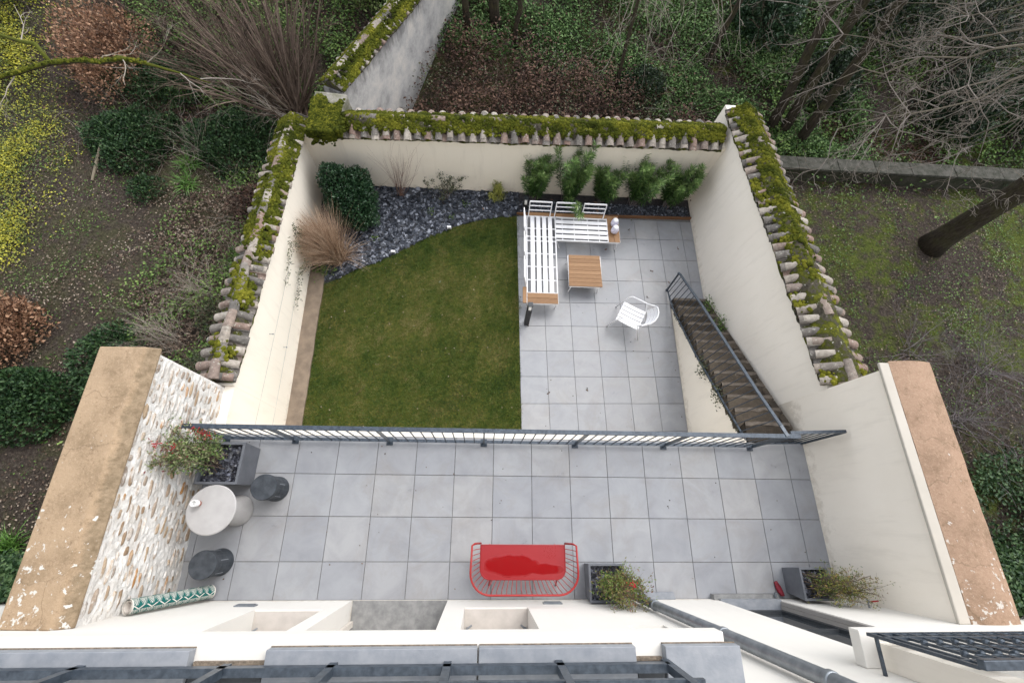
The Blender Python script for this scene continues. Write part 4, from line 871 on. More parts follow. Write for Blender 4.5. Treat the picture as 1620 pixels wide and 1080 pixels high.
# ------------------------------------------------------------------ TERRACE FURNITURE
def planter(name, label, x0, x1, y0, y1, h, taper=.05, wall=.03):
    t = thing(name, label, 'planter', ((x0 + x1) / 2, (y0 + y1) / 2, 0))
    mb = MB(); k = taper; w = wall
    o4 = [(x0 + k, y0 + k), (x1 - k, y0 + k), (x1 - k, y1 - k), (x0 + k, y1 - k)]; T4 = [(x0, y0), (x1, y0), (x1, y1), (x0, y1)]; I4 = [(x0 + w, y0 + w), (x1 - w, y0 + w), (x1 - w, y1 - w), (x0 + w, y1 - w)]
    V = [(x, y, .003) for x, y in o4] + [(x, y, h) for x, y in T4] + [(x, y, h) for x, y in I4] + [(x, y, h - .09) for x, y in I4]
    F = [(3, 2, 1, 0)] + [(i, (i + 1) % 4, 4 + (i + 1) % 4, 4 + i) for i in range(4)] + [(4 + i, 4 + (i + 1) % 4, 8 + (i + 1) % 4, 8 + i) for i in range(4)] + [(8 + i, 8 + (i + 1) % 4, 12 + (i + 1) % 4, 12 + i) for i in range(4)] + [(12, 13, 14, 15)]
    mb.add(V, F); mb.build('box', 'planter', t, bev=.004)
    c = chips([(x0 + w, y0 + w), (x1 - w, y0 + w), (x1 - w, y1 - w), (x0 + w, y1 - w)], int((x1 - x0) * (y1 - y0) * 1500), h - .095, (.02, .045)); c.build('bark_mulch', M.setdefault('mulch', leafmat('black_pebble', [(.012, .012, .016), (.04, .042, .055), (.16, .17, .21)], .35)), t)
    return t
def nandina(label, base, top, n_st, spread, mat, nl, berries=0, loc=None, rr=(.3, .3), lsz=(.042, .014)):
    t = thing('nandina', label, 'shrub', base)
    st = MB(); lv = MB(); base = np.array(base); top = np.array(top)
    for k in range(n_st):
        a = RNG.uniform(0, 2 * PI); q = math.sqrt(RNG.random()); f = RNG.uniform(.45, 1.05)
        e = base + (top - base) * f + np.array([rr[0] * q * math.cos(a), rr[1] * q * math.sin(a), RNG.uniform(-.05, .1)])
        b = base + np.array([.08 * RNG.normal(), .08 * RNG.normal(), 0]); m = (b + e) / 2 + np.array([0, 0, .08]); st.tube([tuple(b), tuple(m), tuple(e)], [.005, .004, .002], 4, False)
        for j in range(15):      # compound fronds
            f2 = RNG.uniform(.35, 1); p = b + (e - b) * f2; dr = unit(RNG.normal(size=3) * .9 + unit(e - b) * .5 + np.array([0, 0, .15])); L = RNG.uniform(.10, .22)
            tip = p + dr * L; tip[2] -= .03; st.tube([tuple(p), tuple(tip)], [.0018, .001], 3, False)
            m_ = nl; u = RNG.uniform(.2, 1.05, m_)[:, None]; PP = p + (tip - p) * u + RNG.normal(size=(m_, 3)) * .02
            leaves(lv, PP, dr * .6 + RNG.normal(size=(m_, 3)) * .7 + np.array([0, 0, .1]), lsz[0] * RNG.uniform(.6, 1.2, m_), lsz[1] * RNG.uniform(.8, 1.2, m_), np.clip(RNG.random(m_) * .55 + .45 * f2 * f + .12 * RNG.normal(), 0, 1), .15)
        if k < berries:
            bm = MB()
            for j in range(22): bm.ball(tuple(e + RNG.normal(size=3) * .028), .008, 1, 5)
            bm.build('berry_cluster', 'berry', t)
    st.build('stems', 'twig_brown', t); lv.build('foliage', mat, t); return t
planter('planter', 'large grey square planter full of black pebbles in the left terrace corner', -1.13, -.55, -.20, .375, .52, .02, .035)
nandina('nandina shrub with red berries and variegated leaves leaning on the stone wall', (-.87, .12, .44), (-1.16, .24, 1.28), 30, .3, 'nandina_red', 8, 7, rr=(.30, .30), lsz=(.046, .018))
planter('planter', 'weathered grey planter between the red bench and the downpipe', 4.33, 4.83, -1.665, -1.185, .42, .03, .03)
nandina('bushy nandina turning bronze beside the red bench', (4.60, -1.42, .35), (4.82, -1.46, 1.02), 28, .3, 'nandina', 8, 1, rr=(.26, .22))
planter('planter', 'grey tapered planter in the right terrace corner by the glazed door', 7.31, 7.72, -1.64, -1.225, .48, .045, .03)
nandina('airy nandina with yellow and tan leaves in the right terrace corner', (7.50, -1.42, .4), (7.80, -1.43, 1.02), 28, .3, 'nandina_dry', 7, 0, rr=(.24, .2), lsz=(.034, .011))
# stools
def stool(x, y, label):
    t = thing('stool', label, 'stool', (x, y, 0), 0, 'charcoal drum stools by the round table'); r = .178; h = .44; mb = MB(); n = 48; V = []
    prof = [(r * .985, .0, 0), (r, .012, 0), (r * .93, .16, 1), (r * .93, .28, 1), (r * .985, h - .03, 0), (r, h - .012, 0), (r * .985, h, 0)]
    for (q, z, fl) in prof:
        for k in range(n):
            a = 2 * PI * k / n; f = 1 - (.035 if (fl and k % 4 in (0,)) else 0); V.append((x + q * f * math.cos(a), y + q * f * math.sin(a), z))
    m = len(prof); F = [(i * n + k, i * n + (k + 1) % n, (i + 1) * n + (k + 1) % n, (i + 1) * n + k) for i in range(m - 1) for k in range(n)] + [list(range(n))[::-1]]
    mb.add(V, F, .5); mb.build('drum', 'stool', t)
    mb = MB(); mb.lathe([(r * .98, h + .001), (r * .985, h + .006), (r * .96, h + .012)], (x, y, 0), 48); mb.build('seat_disc', 'stool', t)
    for k in range(6):
        a = k * PI / 3 + .3; mb = MB(); mb.bar((x + r * .955 * math.cos(a), y + r * .955 * math.sin(a), .14), (x + r * .955 * math.cos(a), y + r * .955 * math.sin(a), .32), .008, .004, (math.cos(a), math.sin(a), 0)); mb.build('slot', 'ledge', t)
stool(-.215, -.225, 'charcoal drum stool standing by the large planter')
stool(-.795, -1.205, 'charcoal drum stool standing by the rolled rug')
t = thing('pedestal_table', 'round pale concrete pedestal table beside the stone wall', 'table', (-.70, -.53, 0))
mb = MB(); mb.lathe([(.30, .705), (.312, .712), (.312, .722), (.30, .73)], (-.70, -.53, 0), 56); mb.build('tabletop', 'table', t, smooth=False)
mb = MB(); mb.lathe([(.205, .0), (.212, .01), (.21, .06), (.17, .25), (.13, .42), (.115, .55), (.16, .66), (.22, .704)], (-.70, -.53, 0), 48); mb.build('pedestal', 'table', t, smooth=True)
t = thing('mug', 'small white mug with terracotta foot on the round table', 'mug', (-.865, -.455, .73))
mb = MB(); mb.lathe([(.030, .731), (.034, .735), (.034, .765)], (-.865, -.455, 0), 24); mb.build('foot', 'terracotta', t, smooth=True)
mb = MB(); mb.lathe([(.034, .766), (.042, .78), (.042, .865), (.036, .865), (.034, .80), (.002, .79)], (-.865, -.455, 0), 24); mb.build('cup', 'ceramic', t, smooth=True)
# rug roll
def rug():
    t = thing('rolled_rug', 'rolled green and cream patterned rug leaning in the corner by the facade', 'rug', (-.78, -1.58, 0))
    P0 = Vector((-.80, -1.56, .075)); P1 = Vector((-1.19, -1.585, 1.06)); ax = (P1 - P0).normalized(); Lg = (P1 - P0).length
    u = ax.cross(Vector((0, 1, 0))).normalized(); w = ax.cross(u).normalized(); n = 64; mb = MB(); V = []; R0 = .082
    m = 12
    for i in range(m + 1):
        for k in range(n + 1):
            a = 2 * PI * k / n * 1.05; R_ = R0 * (1 - .0 * k / n); V.append(P0 + ax * (Lg * i / m) + (u * math.cos(a) + w * math.sin(a)) * R_)
    F = [(i * (n + 1) + k, i * (n + 1) + k + 1, (i + 1) * (n + 1) + k + 1, (i + 1) * (n + 1) + k) for i in range(m) for k in range(n)]
    mb.add([tuple(v) for v in V], F); o = mb.build('outer_layer', 'rug', t, smooth=True)
    uvl = o.data.uv_layers.new(name='UVMap'); co = [((v // (n + 1)) / m, (v % (n + 1)) / n) for v in range(len(V))]
    for lp in o.data.loops: uvl.data[lp.index].uv = co[lp.vertex_index]
    # spiral of inner layers
    sp = MB(); V = []; turns = 1.6; K = 110
    for (s_, tt) in ((.012, 0), (Lg - .004, 1)):
        for k in range(K + 1):
            a = 2 * PI * turns * k / K; R_ = R0 - .006 - .022 * k / K
            for dr in (0, .005): V.append(P0 + ax * s_ + (u * math.cos(a) + w * math.sin(a)) * (R_ - dr))
    q = 2 * (K + 1); F = []
    for k in range(K):
        a = 2 * k; F += [(a, a + 2, q + a + 2, q + a), (a + 1, q + a + 1, q + a + 3, a + 3), (q + a, q + a + 2, q + a + 3, q + a + 1), (a, a + 1, a + 3, a + 2)]
    sp.add([tuple(v) for v in V], F); sp.build('inner_layers', 'rug_back', t)
    cr = MB(); cr.tube([tuple(P0 + ax * .1), tuple(P1 - ax * .10)], .048, 14); cr.build('core', 'rug_dark', t)
rug()
# red bench
t = thing('red_bench', 'glossy red metal bench with wire basket back standing on the terrace against the house', 'bench', (3.42, -1.15, 0))
mb = MB(); x0, x1, ya, yb, r = 2.835, 4.01, -.945, -1.385, .13
pts = [(x0, ya), (x0, yb + r)] + [(x0 + r - r * math.cos(a), yb + r - r * math.sin(a)) for a in np.linspace(.2, PI / 2, 7)] + [(x1 - r + r * math.sin(a), yb + r - r * math.cos(a)) for a in np.linspace(0, PI / 2 - .2, 7)] + [(x1, yb + r), (x1, ya)]
cx, cy = 3.42, -1.15; n = len(pts)
V = [(x, y, .425) for x, y in pts] + [(x, y, .447) for x, y in pts] + [(cx + (x - cx) * .985, cy + (y - cy) * .96, .45) for x, y in pts] + [(cx + (x - cx) * .975, cy + (y - cy) * .94, .444) for x, y in pts]
F = [list(range(n))[::-1]] + [(i + s_ * n, (i + 1) % n + s_ * n, (i + 1) % n + n + s_ * n, i + n + s_ * n) for s_ in range(3) for i in range(n)] + [list(range(3 * n, 4 * n))]
F = [tuple(reversed(f)) for f in F]; so_ = MB(); so_.add(V, F, .5); seat = so_.build('seat', 'redseat', t)
seat.data.transform(Matrix.Translation((0, .0, 0)))
def loop(x0, x1, ya, yb, r, z, k=9):
    return [(x0, ya, z)] + [(x0 + r - r * math.cos(a), yb + r - r * math.sin(a), z) for a in np.linspace(0, PI / 2, k)] + [(x1 - r + r * math.sin(a), yb + r - r * math.cos(a), z) for a in np.linspace(0, PI / 2, k)] + [(x1, ya, z)]
topl = loop(2.715, 4.13, -.95, -1.53, .26, .70)
mb = MB(); mb.smooth = True; l2 = [(2.84, -.93, .46), (2.76, -.93, .62)] + [(2.725, -.95, .69)] + topl[1:-1] + [(4.12, -.95, .69), (4.085, -.93, .62), (4.005, -.93, .46)]; mb.tube(l2, .0135, 10); mb.build('top_rail', 'redmetal', t)
lowl = loop(2.84, 4.005, -.945, -1.38, .13, .43); mb = MB(); mb.smooth = True; mb.tube(lowl, .008, 8); mb.build('seat_rim', 'redmetal', t)
def along(l, f):
    P = np.array(l); s = np.concatenate([[0], np.cumsum(np.linalg.norm(np.diff(P, axis=0), axis=1))]); q = f * s[-1]; return np.array([np.interp(q, s, P[:, i]) for i in range(3)])
for k in range(1, 35):
    f = k / 35; a = along(lowl, f); b = along(topl, f); mid = (a + b) / 2 + (b - a) * np.array([.22, .22, 0]) - np.array([0, 0, .05]); mb = MB(); mb.tube([tuple(a), tuple(mid), tuple(b)], .0048, 5); mb.build('spoke', 'redmetal', t)
for (x_, y_, s_) in ((3.0, -1.30, -1), (3.90, -1.30, 1), (3.0, -1.0, -1), (3.90, -1.0, 1)):
    mb = MB(); yo = -1.50 if y_ < -1.2 else -.97; mb.tube([(x_, y_, .43), (x_ + .02 * s_, (y_ + yo) / 2, .2), (x_ + .03 * s_, yo, .012)], .012, 8); mb.build('leg', 'redmetal', t)
# shoe, faucet
mb = MB(); mb.smooth = True
V = []
for i in range(8):
    u = i / 7; w_ = .028 + .018 * math.sin(PI * min(1, u * 1.1)); h = .03 + .045 * (1 - u) ** 1.4
    for k in range(8):
        a = 2 * PI * k / 8; V.append((w_ * math.cos(a), (u - .5) * .19, max(0.002, h / 2 + h / 2 * math.sin(a))))
F = [(i * 8 + k, i * 8 + (k + 1) % 8, (i + 1) * 8 + (k + 1) % 8, (i + 1) * 8 + k) for i in range(7) for k in range(8)] + [list(range(8))[::-1], list(range(56, 64))]
mb.add(V, F); mb.local = True; o = mb.build('rubber_clog', 'shoe'); o.location = (7.24, -1.545, 0); o.rotation_euler = (0, 0, .3); tag(o, 'red rubber clog lying on the terrace against the right planter', 'shoe')
t = thing('garden_tap', 'small tap with red lever on the house wall in the right corner', 'tap', (7.98, -1.6, .75))
mb = MB(); mb.tube([(7.98, -1.68, .76), (7.98, -1.57, .76), (7.98, -1.55, .70)], .012, 8); mb.ball((7.98, -1.60, .775), .02, 1, 8); mb.build('body', 'zinc', t)
mb = MB(); mb.bar((7.99, -1.60, .80), (8.09, -1.59, .81), .016, .008); mb.build('lever', 'redmetal', t)
# ------------------------------------------------------------------ PATIO FURNITURE
Z0 = L0
t = thing('corner_sofa', 'white slatted metal corner sofa frame with teak ends on the lower patio', 'sofa', (4.4, 5.4, Z0)); zs = Z0 + .38
fr = MB()
for a, b in (((3.72, 3.85), (3.72, 6.2)), ((4.41, 3.85), (4.41, 5.56)), ((4.41, 5.54), (5.96, 5.54)), ((3.72, 6.19), (5.96, 6.19)), ((3.72, 3.85), (4.41, 3.85)), ((5.955, 5.54), (5.955, 6.19)), ((5.68, 5.54), (5.68, 6.19)), ((3.72, 4.11), (4.41, 4.11)), ((4.41, 5.54), (4.41, 6.19))):
    fr.bar((*a, zs - .03), (*b, zs - .03), .022, .05)
for y_ in (4.45, 4.80, 5.15, 5.50, 5.62, 5.85): fr.bar((3.72, y_, zs - .028), (4.41, y_, zs - .028), .02, .02)
for x_ in (4.58, 4.87, 5.20, 5.47): fr.bar((x_, 5.54, zs - .028), (x_, 6.19, zs - .028), .02, .02)
fr.build('frame', 'white_metal', t)
for k in range(4):
    x_ = 3.855 + k * .142; mb = MB(); mb.box(x_ - .048, x_ + .048, 4.115, 6.18, zs - .014, zs); mb.build('slat', 'white_metal', t, bev=.003)
for k in range(4):
    y_ = 5.645 + k * .138; mb = MB(); mb.box(4.425, 5.675, y_ - .048, y_ + .048, zs - .014, zs); mb.build('slat', 'white_metal', t, bev=.003)
for (x0, x1, y0, y1) in ((3.72, 4.415, 3.845, 3.975), (3.72, 4.415, 3.98, 4.105), (5.685, 5.82, 5.535, 6.29), (5.825, 5.96, 5.535, 6.29), (3.75, 5.68, 6.205, 6.30), (3.62, 3.705, 3.85, 4.25)):
    mb = MB(); mb.box(x0, x1, y0, y1, zs - .022, zs + .004); mb.build('teak_board', 'wood', t, bev=.003)
for (x_, y_, dx, dy) in ((4.40, 3.87, .0, .06), (3.74, 3.87, 0, .06), (4.43, 5.56, .14, 0), (5.90, 5.56, .06, 0), (5.90, 6.17, .06, 0), (3.74, 6.17, 0, 0)):
    mb = MB(); mb.tube([(x_, y_, zs - .04), (x_ + dx * .8, y_ + dy, Z0 + .005)], .012, 8); mb.build('leg', 'white_metal', t)
def backrest(a, b, lean):
    a = Vector((*a, zs)); b = Vector((*b, zs)); up = Vector((lean[0], lean[1], .43)); mb = MB(); o_ = Vector((0, 0, 0))
    for p in (a, b): mb.bar(p, p + up, .02, .02)
    for f, w_ in ((1, .035), (.72, .018), (.42, .018)): mb.bar(a + up * f, b + up * f, .02, w_ if f == 1 else .018)
    mb.build('backrest', 'white_metal', t)
for x0, x1 in ((3.76, 4.28), (4.39, 4.93), (5.05, 5.58)): backrest((x0, 6.19), (x1, 6.19), (0, .08))
for y0, y1 in ((5.55, 6.08), (4.90, 5.43), (4.25, 4.78)): backrest((3.70, y0), (3.70, y1), (-.08, 0))
t = thing('coffee_table', 'square slatted teak coffee table with white legs in front of the sofa', 'table', (5.07, 4.74, Z0)); zc = Z0 + .35
tb = MB()
for k in range(8):
    y_ = 4.335 + k * .1035; xo = 4.685 + .003 * k; tb.box(xo, 5.46 - .002 * k, y_, y_ + .099, zc - .022, zc)
tb.build('tabletop', 'wood', t, bev=.002)
mb = MB()
for a, b in (((4.69, 4.335), (5.455, 4.335)), ((4.69, 5.155), (5.455, 5.155)), ((4.69, 4.335), (4.69, 5.155)), ((5.455, 4.335), (5.455, 5.155))): mb.bar((*a, zc - .036), (*b, zc - .036), .02, .025)
mb.build('frame', 'white_metal', t)
for (x_, y_, dx, dy) in ((4.78, 4.40, -.06, -.03), (5.37, 4.40, .05, -.03), (4.78, 5.10, -.09, .02), (5.37, 5.10, .05, .02)):
    mb = MB(); mb.tube([(x_, y_, zc - .04), (x_ + dx, y_ + dy, Z0 + .004)], .011, 8); mb.build('leg', 'white_metal', t)
for (x_, y_, lb) in ((5.84, 6.03, 'pale lilac lantern nearer the wall on the teak sofa end'), (5.83, 5.83, 'pale lilac lantern nearer the patio on the teak sofa end')):
    t = thing('lantern', lb, 'lantern', (x_, y_, zs), 0, 'pale lanterns on the sofa end'); mb = MB(); mb.lathe([(.06, .005), (.085, .03), (.09, .10), (.075, .17), (.055, .19)], (x_, y_, zs), 24); mb.build('body', 'plastic_lilac', t, smooth=True)
    mb = MB(); mb.lathe([(.062, .191), (.062, .20), (.05, .215), (.02, .218)], (x_, y_, zs), 24); mb.build('lid', 'white_metal', t, smooth=True)
# armchair
t = thing('garden_chair', 'white slatted metal armchair standing alone on the lower patio', 'chair', (6.04, 3.60, Z0), math.atan2(.245, -.475) - PI / 2)
def lb(): m = MB(); m.local = True; return m
# local: +y front, x width
def strip(rowsA, rowsB, th, nrm):
    m = lb(); A_ = [Vector(p) for p in rowsA]; B_ = [Vector(p) for p in rowsB]; N = Vector(nrm) * th; n = len(A_)
    V = [tuple(p) for p in A_ + B_] + [tuple(p - N) for p in A_ + B_]
    F = []
    for i in range(n - 1): F += [(i, i + 1, n + i + 1, n + i), (2 * n + i, 3 * n + i, 3 * n + i + 1, 2 * n + i + 1), (i, 2 * n + i, 2 * n + i + 1, i + 1), (n + i, n + i + 1, 3 * n + i + 1, 3 * n + i)]
    F += [(0, n, 3 * n, 2 * n), (n - 1, 3 * n - 1, 4 * n - 1, 2 * n - 1)]
    m.add(V, F, .5); m.smooth = False; return m
for k in range(5):
    x_ = -.208 + k * .104; pts = [(-.26, .43), (-.18, .412), (-.05, .403), (.10, .41), (.20, .422), (.25, .418), (.275, .40)]
    strip([(x_ - .040, y_, z_) for y_, z_ in pts], [(x_ + .040, y_, z_) for y_, z_ in pts], .006, (0, 0, 1)).build('seat_slat', 'white_metal', t)
for k in range(3):
    z0_ = .50 + k * .105; al = np.linspace(-1.2, 1.2, 11)
    f_ = lambda z_, a: (.255 * math.sin(a), -.16 - .15 * math.cos(a) - (z_ - .45) * .42, z_)
    strip([f_(z0_, a) for a in al], [f_(z0_ + .084, a) for a in al], .006, (0, -.9, .3)).build('back_slat', 'white_metal', t)
for s_ in (-1, 1):
    mb = lb(); mb.smooth = True; mb.tube([(s_ * .28, .36, .0), (s_ * .28, .27, .40), (s_ * .30, .22, .60), (s_ * .31, .16, .655), (s_ * .31, -.10, .66), (s_ * .29, -.18, .68), (s_ * .25, -.34, .80)], .013, 8); mb.build('arm_frame', 'white_metal', t)
    mb = lb(); mb.smooth = True; mb.tube([(s_ * .24, -.40, 0), (s_ * .255, -.26, .40), (s_ * .275, -.18, .645)], .011, 8); mb.build('leg', 'white_metal', t)
mb = lb(); mb.smooth = True; mb.tube([(.25, -.34, .80), (.22, -.39, .835), (.12, -.445, .85), (0, -.465, .855), (-.12, -.445, .85), (-.22, -.39, .835), (-.25, -.34, .80)], .013, 8); mb.build('back_rail', 'white_metal', t)
mb = lb(); mb.tube([(-.27, .255, .405), (.27, .255, .405)], .009, 6); mb.tube([(-.26, -.24, .40), (.26, -.24, .40)], .009, 6); mb.build('cross_bar', 'white_metal', t)
for (x_, y_, h, lb_) in ((3.73, 3.52, .98, 'dark square bollard lamp beside the near teak end of the sofa'), (3.71, 6.69, .42, 'dark square bollard lamp in the bed behind the sofa corner')):
    t = thing('bollard_lamp', lb_, 'lamp', (x_, y_, Z0)); w_ = .052
    mb = MB(); mb.box(x_ - w_, x_ + w_, y_ - w_, y_ + w_, Z0, Z0 + h - .22); mb.box(x_ - w_, x_ + w_, y_ + .0, y_ + w_, Z0 + h - .22, Z0 + h - .03); mb.build('post', 'black', t)
    mb = MB(); mb.box(x_ - w_, x_ + w_, y_ - w_, y_ + w_, Z0 + h - .028, Z0 + h); mb.build('head', 'dark', t, bev=.004)
    mb = MB(); mb.hexa([(x_ - .03, y_ - .05, Z0 + h - .20), (x_ + .03, y_ - .05, Z0 + h - .20), (x_ + .03, y_ - .01, Z0 + h - .20), (x_ - .03, y_ - .01, Z0 + h - .20), (x_ - .03, y_ - .05, Z0 + h - .13), (x_ + .03, y_ - .05, Z0 + h - .13), (x_ + .03, y_ - .01, Z0 + h - .06), (x_ - .03, y_ - .01, Z0 + h - .06)]); mb.build('lens', 'ceramic', t)
for (x_, y_, lb_) in ((1.85, 5.98, 'small white square spotlight at the bed edge nearer the sofa'), (.58, 5.23, 'small white square spotlight at the bed edge nearer the dry grass')):
    t = thing('garden_spotlight', lb_, 'spotlight', (x_, y_, Z0)); mb = MB(); mb.box(x_ - .05, x_ + .05, y_ - .04, y_ + .01, Z0 + .04, Z0 + .12); mb.build('housing', 'white_metal', t, bev=.004)
    mb = MB(); mb.box(x_ - .038, x_ + .038, y_ - .044, y_ - .041, Z0 + .05, Z0 + .11); mb.build('lens', 'ledge', t); mb = MB(); mb.tube([(x_, y_ - .01, Z0 - .03), (x_, y_ - .01, Z0 + .04)], .008, 6); mb.build('spike', 'black', t)
# small debris on the paving
mb = MB()
for k in range(90):
    if k < 45: x_, y_, z_ = RNG.uniform(-1.2, 8), RNG.uniform(-1.6, .5), .003
    else: x_, y_, z_ = RNG.uniform(3.65, 7.9), RNG.uniform(1, 6.4), Z0 + .004
    if k >= 45 and x_ > 7.1 and y_ < 4.2: continue
    leaves(mb, [(x_, y_, z_)], [(RNG.normal(), RNG.normal(), .15)], RNG.uniform(.012, .035), RNG.uniform(.01, .025))
for (x_, y_) in ((6.62, 4.28), (6.8, 5.0), (3.60, 4.2), (6.35, 6.2), (7.55, 5.7), (7.2, 4.7), (5.05, 2.0), (4.2, 1.9), (3.78, 3.48)):
    leaves(mb, [(x_, y_, Z0 + .004)] * 3, RNG.normal(size=(3, 3)) * [1, 1, .2], .05, .035)
o = mb.build('fallen_leaves', 'bramble'); tag(o, 'tiny dark fallen leaves scattered on the grey paving', 'leaf litter', kind='stuff')
mb = MB(); P = np.column_stack([RNG.uniform(-.8, 3.55, 70), RNG.uniform(.8, 5.0, 70), np.full(70, L0 + .025)]); leaves(mb, P, RNG.normal(size=(70, 3)) * [1, 1, .2], RNG.uniform(.02, .045, 70), .02, RNG.uniform(.7, 1, 70))
mb.tube([(.15, 1.75, L0 + .04), (.32, 1.95, L0 + .045)], .004, 4); mb.tube([(-.35, 1.3, L0 + .04), (-.28, 1.38, L0 + .045)], .004, 4)
o = mb.build('lawn_litter', 'litter'); tag(o, 'pale dead leaf bits and twigs lying on the lawn', 'leaf litter', kind='stuff')
# ------------------------------------------------------------------ GARDEN PLANTS
t = thing('laurel_bush', 'round dense dark green bush in the far left corner of the bed', 'shrub', (-.35, 6.35, Z0))
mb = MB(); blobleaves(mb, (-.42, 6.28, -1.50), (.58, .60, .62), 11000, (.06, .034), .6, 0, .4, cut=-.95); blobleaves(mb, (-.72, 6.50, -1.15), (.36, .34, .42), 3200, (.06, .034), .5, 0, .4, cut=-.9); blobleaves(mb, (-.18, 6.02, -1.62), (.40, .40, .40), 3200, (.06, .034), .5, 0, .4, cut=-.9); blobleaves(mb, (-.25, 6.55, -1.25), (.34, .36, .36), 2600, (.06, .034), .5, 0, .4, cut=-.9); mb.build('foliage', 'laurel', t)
mb = MB()
for k in range(14): branch(mb, (-.42, 6.35, Z0), (RNG.normal() * .4, RNG.normal() * .4, 1), .9, .012, 1, .5, 3)
mb.build('stems', 'twig_brown', t)
def grass_tuft(mb, c, n, L, lean, w, spread=.5, droop=.6):
    P = np.array(c) + RNG.normal(size=(n, 3)) * [.07, .07, 0]; d = unit(np.array(lean) + RNG.normal(size=(n, 3)) * spread); d[:, 2] = np.abs(d[:, 2]); l = L * RNG.uniform(.55, 1.1, n); v = RNG.random(n); seg = 5
    S = unit(np.cross(d, RNG.normal(size=(n, 3)))); rows = []
    p = P.copy(); dd_ = d.copy()
    for i in range(seg + 1):
        ww = w * (1 - i / seg) ** .7 + .0008; rows.append((p - S * ww / 2, p + S * ww / 2)); p = p + dd_ * (l / seg)[:, None]; dd_ = unit(dd_ + np.array([0, 0, -droop / seg]) + RNG.normal(size=(n, 3)) * .04)
    V = np.stack([q for r_ in rows for q in r_], 1).reshape(-1, 3); k = 2 * (seg + 1); F0 = np.array([(2 * i, 2 * i + 1, 2 * i + 3, 2 * i + 2) for i in range(seg)]); F = (F0[None] + k * np.arange(n)[:, None, None]).reshape(-1, 4); mb.add(V, F, np.repeat(v, k))
t = thing('dry_grass_clump', 'big tan clump of dry ornamental grass leaning against the left garden wall', 'ornamental grass', (-.68, 5.12, Z0))
mb = MB(); grass_tuft(mb, (-.68, 5.00, Z0), 3000, 1.35, (-.26, .04, 1.0), .009, .25, .55); grass_tuft(mb, (-.62, 5.05, Z0), 160, .8, (.5, .1, .6), .006, .4, .9); mb.build('blades', 'tan_grass', t)
# climber on left wall
t = thing('climbing_plant', 'straggly evergreen climber trained along the left wall below the dry grass', 'climber', (-1.1, 4.5, Z0)); mb = MB(); st = MB()
for path in ([(-1.02, 4.75, Z0), (-1.12, 4.7, -1.2), (-1.17, 4.55, -.75), (-1.17, 4.2, -.78), (-1.16, 3.6, -.9)], [(-1.0, 4.7, Z0), (-1.12, 4.5, -1.5), (-1.16, 4.1, -1.35), (-1.14, 3.5, -1.5)], [(-1.02, 4.75, Z0), (-1.15, 5.0, -1.1), (-1.18, 4.85, -.7)]):
    P = np.array(path); s = np.linspace(0, 1, 40); q = np.stack([np.interp(s, np.linspace(0, 1, len(P)), P[:, i]) for i in range(3)], 1) + RNG.normal(size=(40, 3)) * [.01, .03, .03]; st.tube([tuple(a) for a in q], .003, 4, False)
    k = RNG.integers(8, 40, 150); PP = q[k] + RNG.normal(size=(150, 3)) * [.02, .05, .07]; PP[:, 0] = np.maximum(PP[:, 0], -1.16); leaves(mb, PP, RNG.normal(size=(150, 3)) + [.5, 0, 0], .045, .024)
mb.build('foliage', 'dull_leaf', t); st.build('stems', 'twig_brown', t)
def tuft(c, name, label, n=160, L=.09, mat='ground_leaf', r=.12, group=None, w=.02):
    mb = MB(); P = np.array(c) + RNG.normal(size=(n, 3)) * [r, r, .03]; leaves(mb, P, RNG.normal(size=(n, 3)) + [0, 0, .7], L * RNG.uniform(.5, 1.1, n), w, None, .2)
    o = mb.build(name, mat); tag(o, label, 'plant', group); return o
tuft((-.95, 4.72, Z0 + .06), 'small_plant', 'leafy green plant at the corner where kerb and slate bed meet', 260, .07, 'ground_leaf', .13, w=.03)
# bare twig shrub
t = thing('bare_shrub', 'leafless reddish twiggy shrub against the far wall left of centre', 'shrub', (.6, 6.9, Z0)); mb = MB()
for k in range(16): branch(mb, (.6 + RNG.normal() * .04, 6.88, Z0), (RNG.normal() * .22 - .05, RNG.normal() * .1, 1), 1.15, .006, 1, .35, 4, .12, 3)
mb.build('twigs', M.setdefault('twig_red', leafmat('reddish_twig', [(.16, .09, .07), (.27, .17, .13), (.22, .14, .11)], .9, spec=.1)), t)
def twigleaf(name, label, base, h, n, mat, lean=(0, 0, 1), leaf=(.045, .028), nl=16, spread=.45, cat='shrub', stemmat='twig_brown'):
    t = thing(name, label, cat, base); st = MB(); lv = MB(); ends = []
    for k in range(n): branch(st, np.array(base) + RNG.normal(size=3) * [.04, .04, 0], np.array(lean) + RNG.normal(size=3) * [spread, spread * .6, .1], h, .007, 2, .6, 4, .25, 3, ends=ends, lens=.45)
    for p, d in ends:
        m = nl; leaves(lv, p - np.array(d) * RNG.uniform(0, .14, m)[:, None] + RNG.normal(size=(m, 3)) * .02, RNG.normal(size=(m, 3)) + np.array(d) * .4, leaf[0] * RNG.uniform(.6, 1.2, m), leaf[1] * RNG.uniform(.7, 1.1, m))
    st.build('stems', stemmat, t); lv.build('foliage', mat, t); return t
twigleaf('rose_bush', 'open straggly green shrub against the middle of the far wall', (1.72, 6.85, Z0), .62, 8, 'dull_leaf', (-.12, .05, 1), (.04, .024), 9, .38)
twigleaf('small_shrub', 'little yellow green shrub at the foot of the far wall', (2.92, 6.98, Z0), .32, 14, 'lime_leaf', (0, 0, 1), (.045, .016), 12, .4)
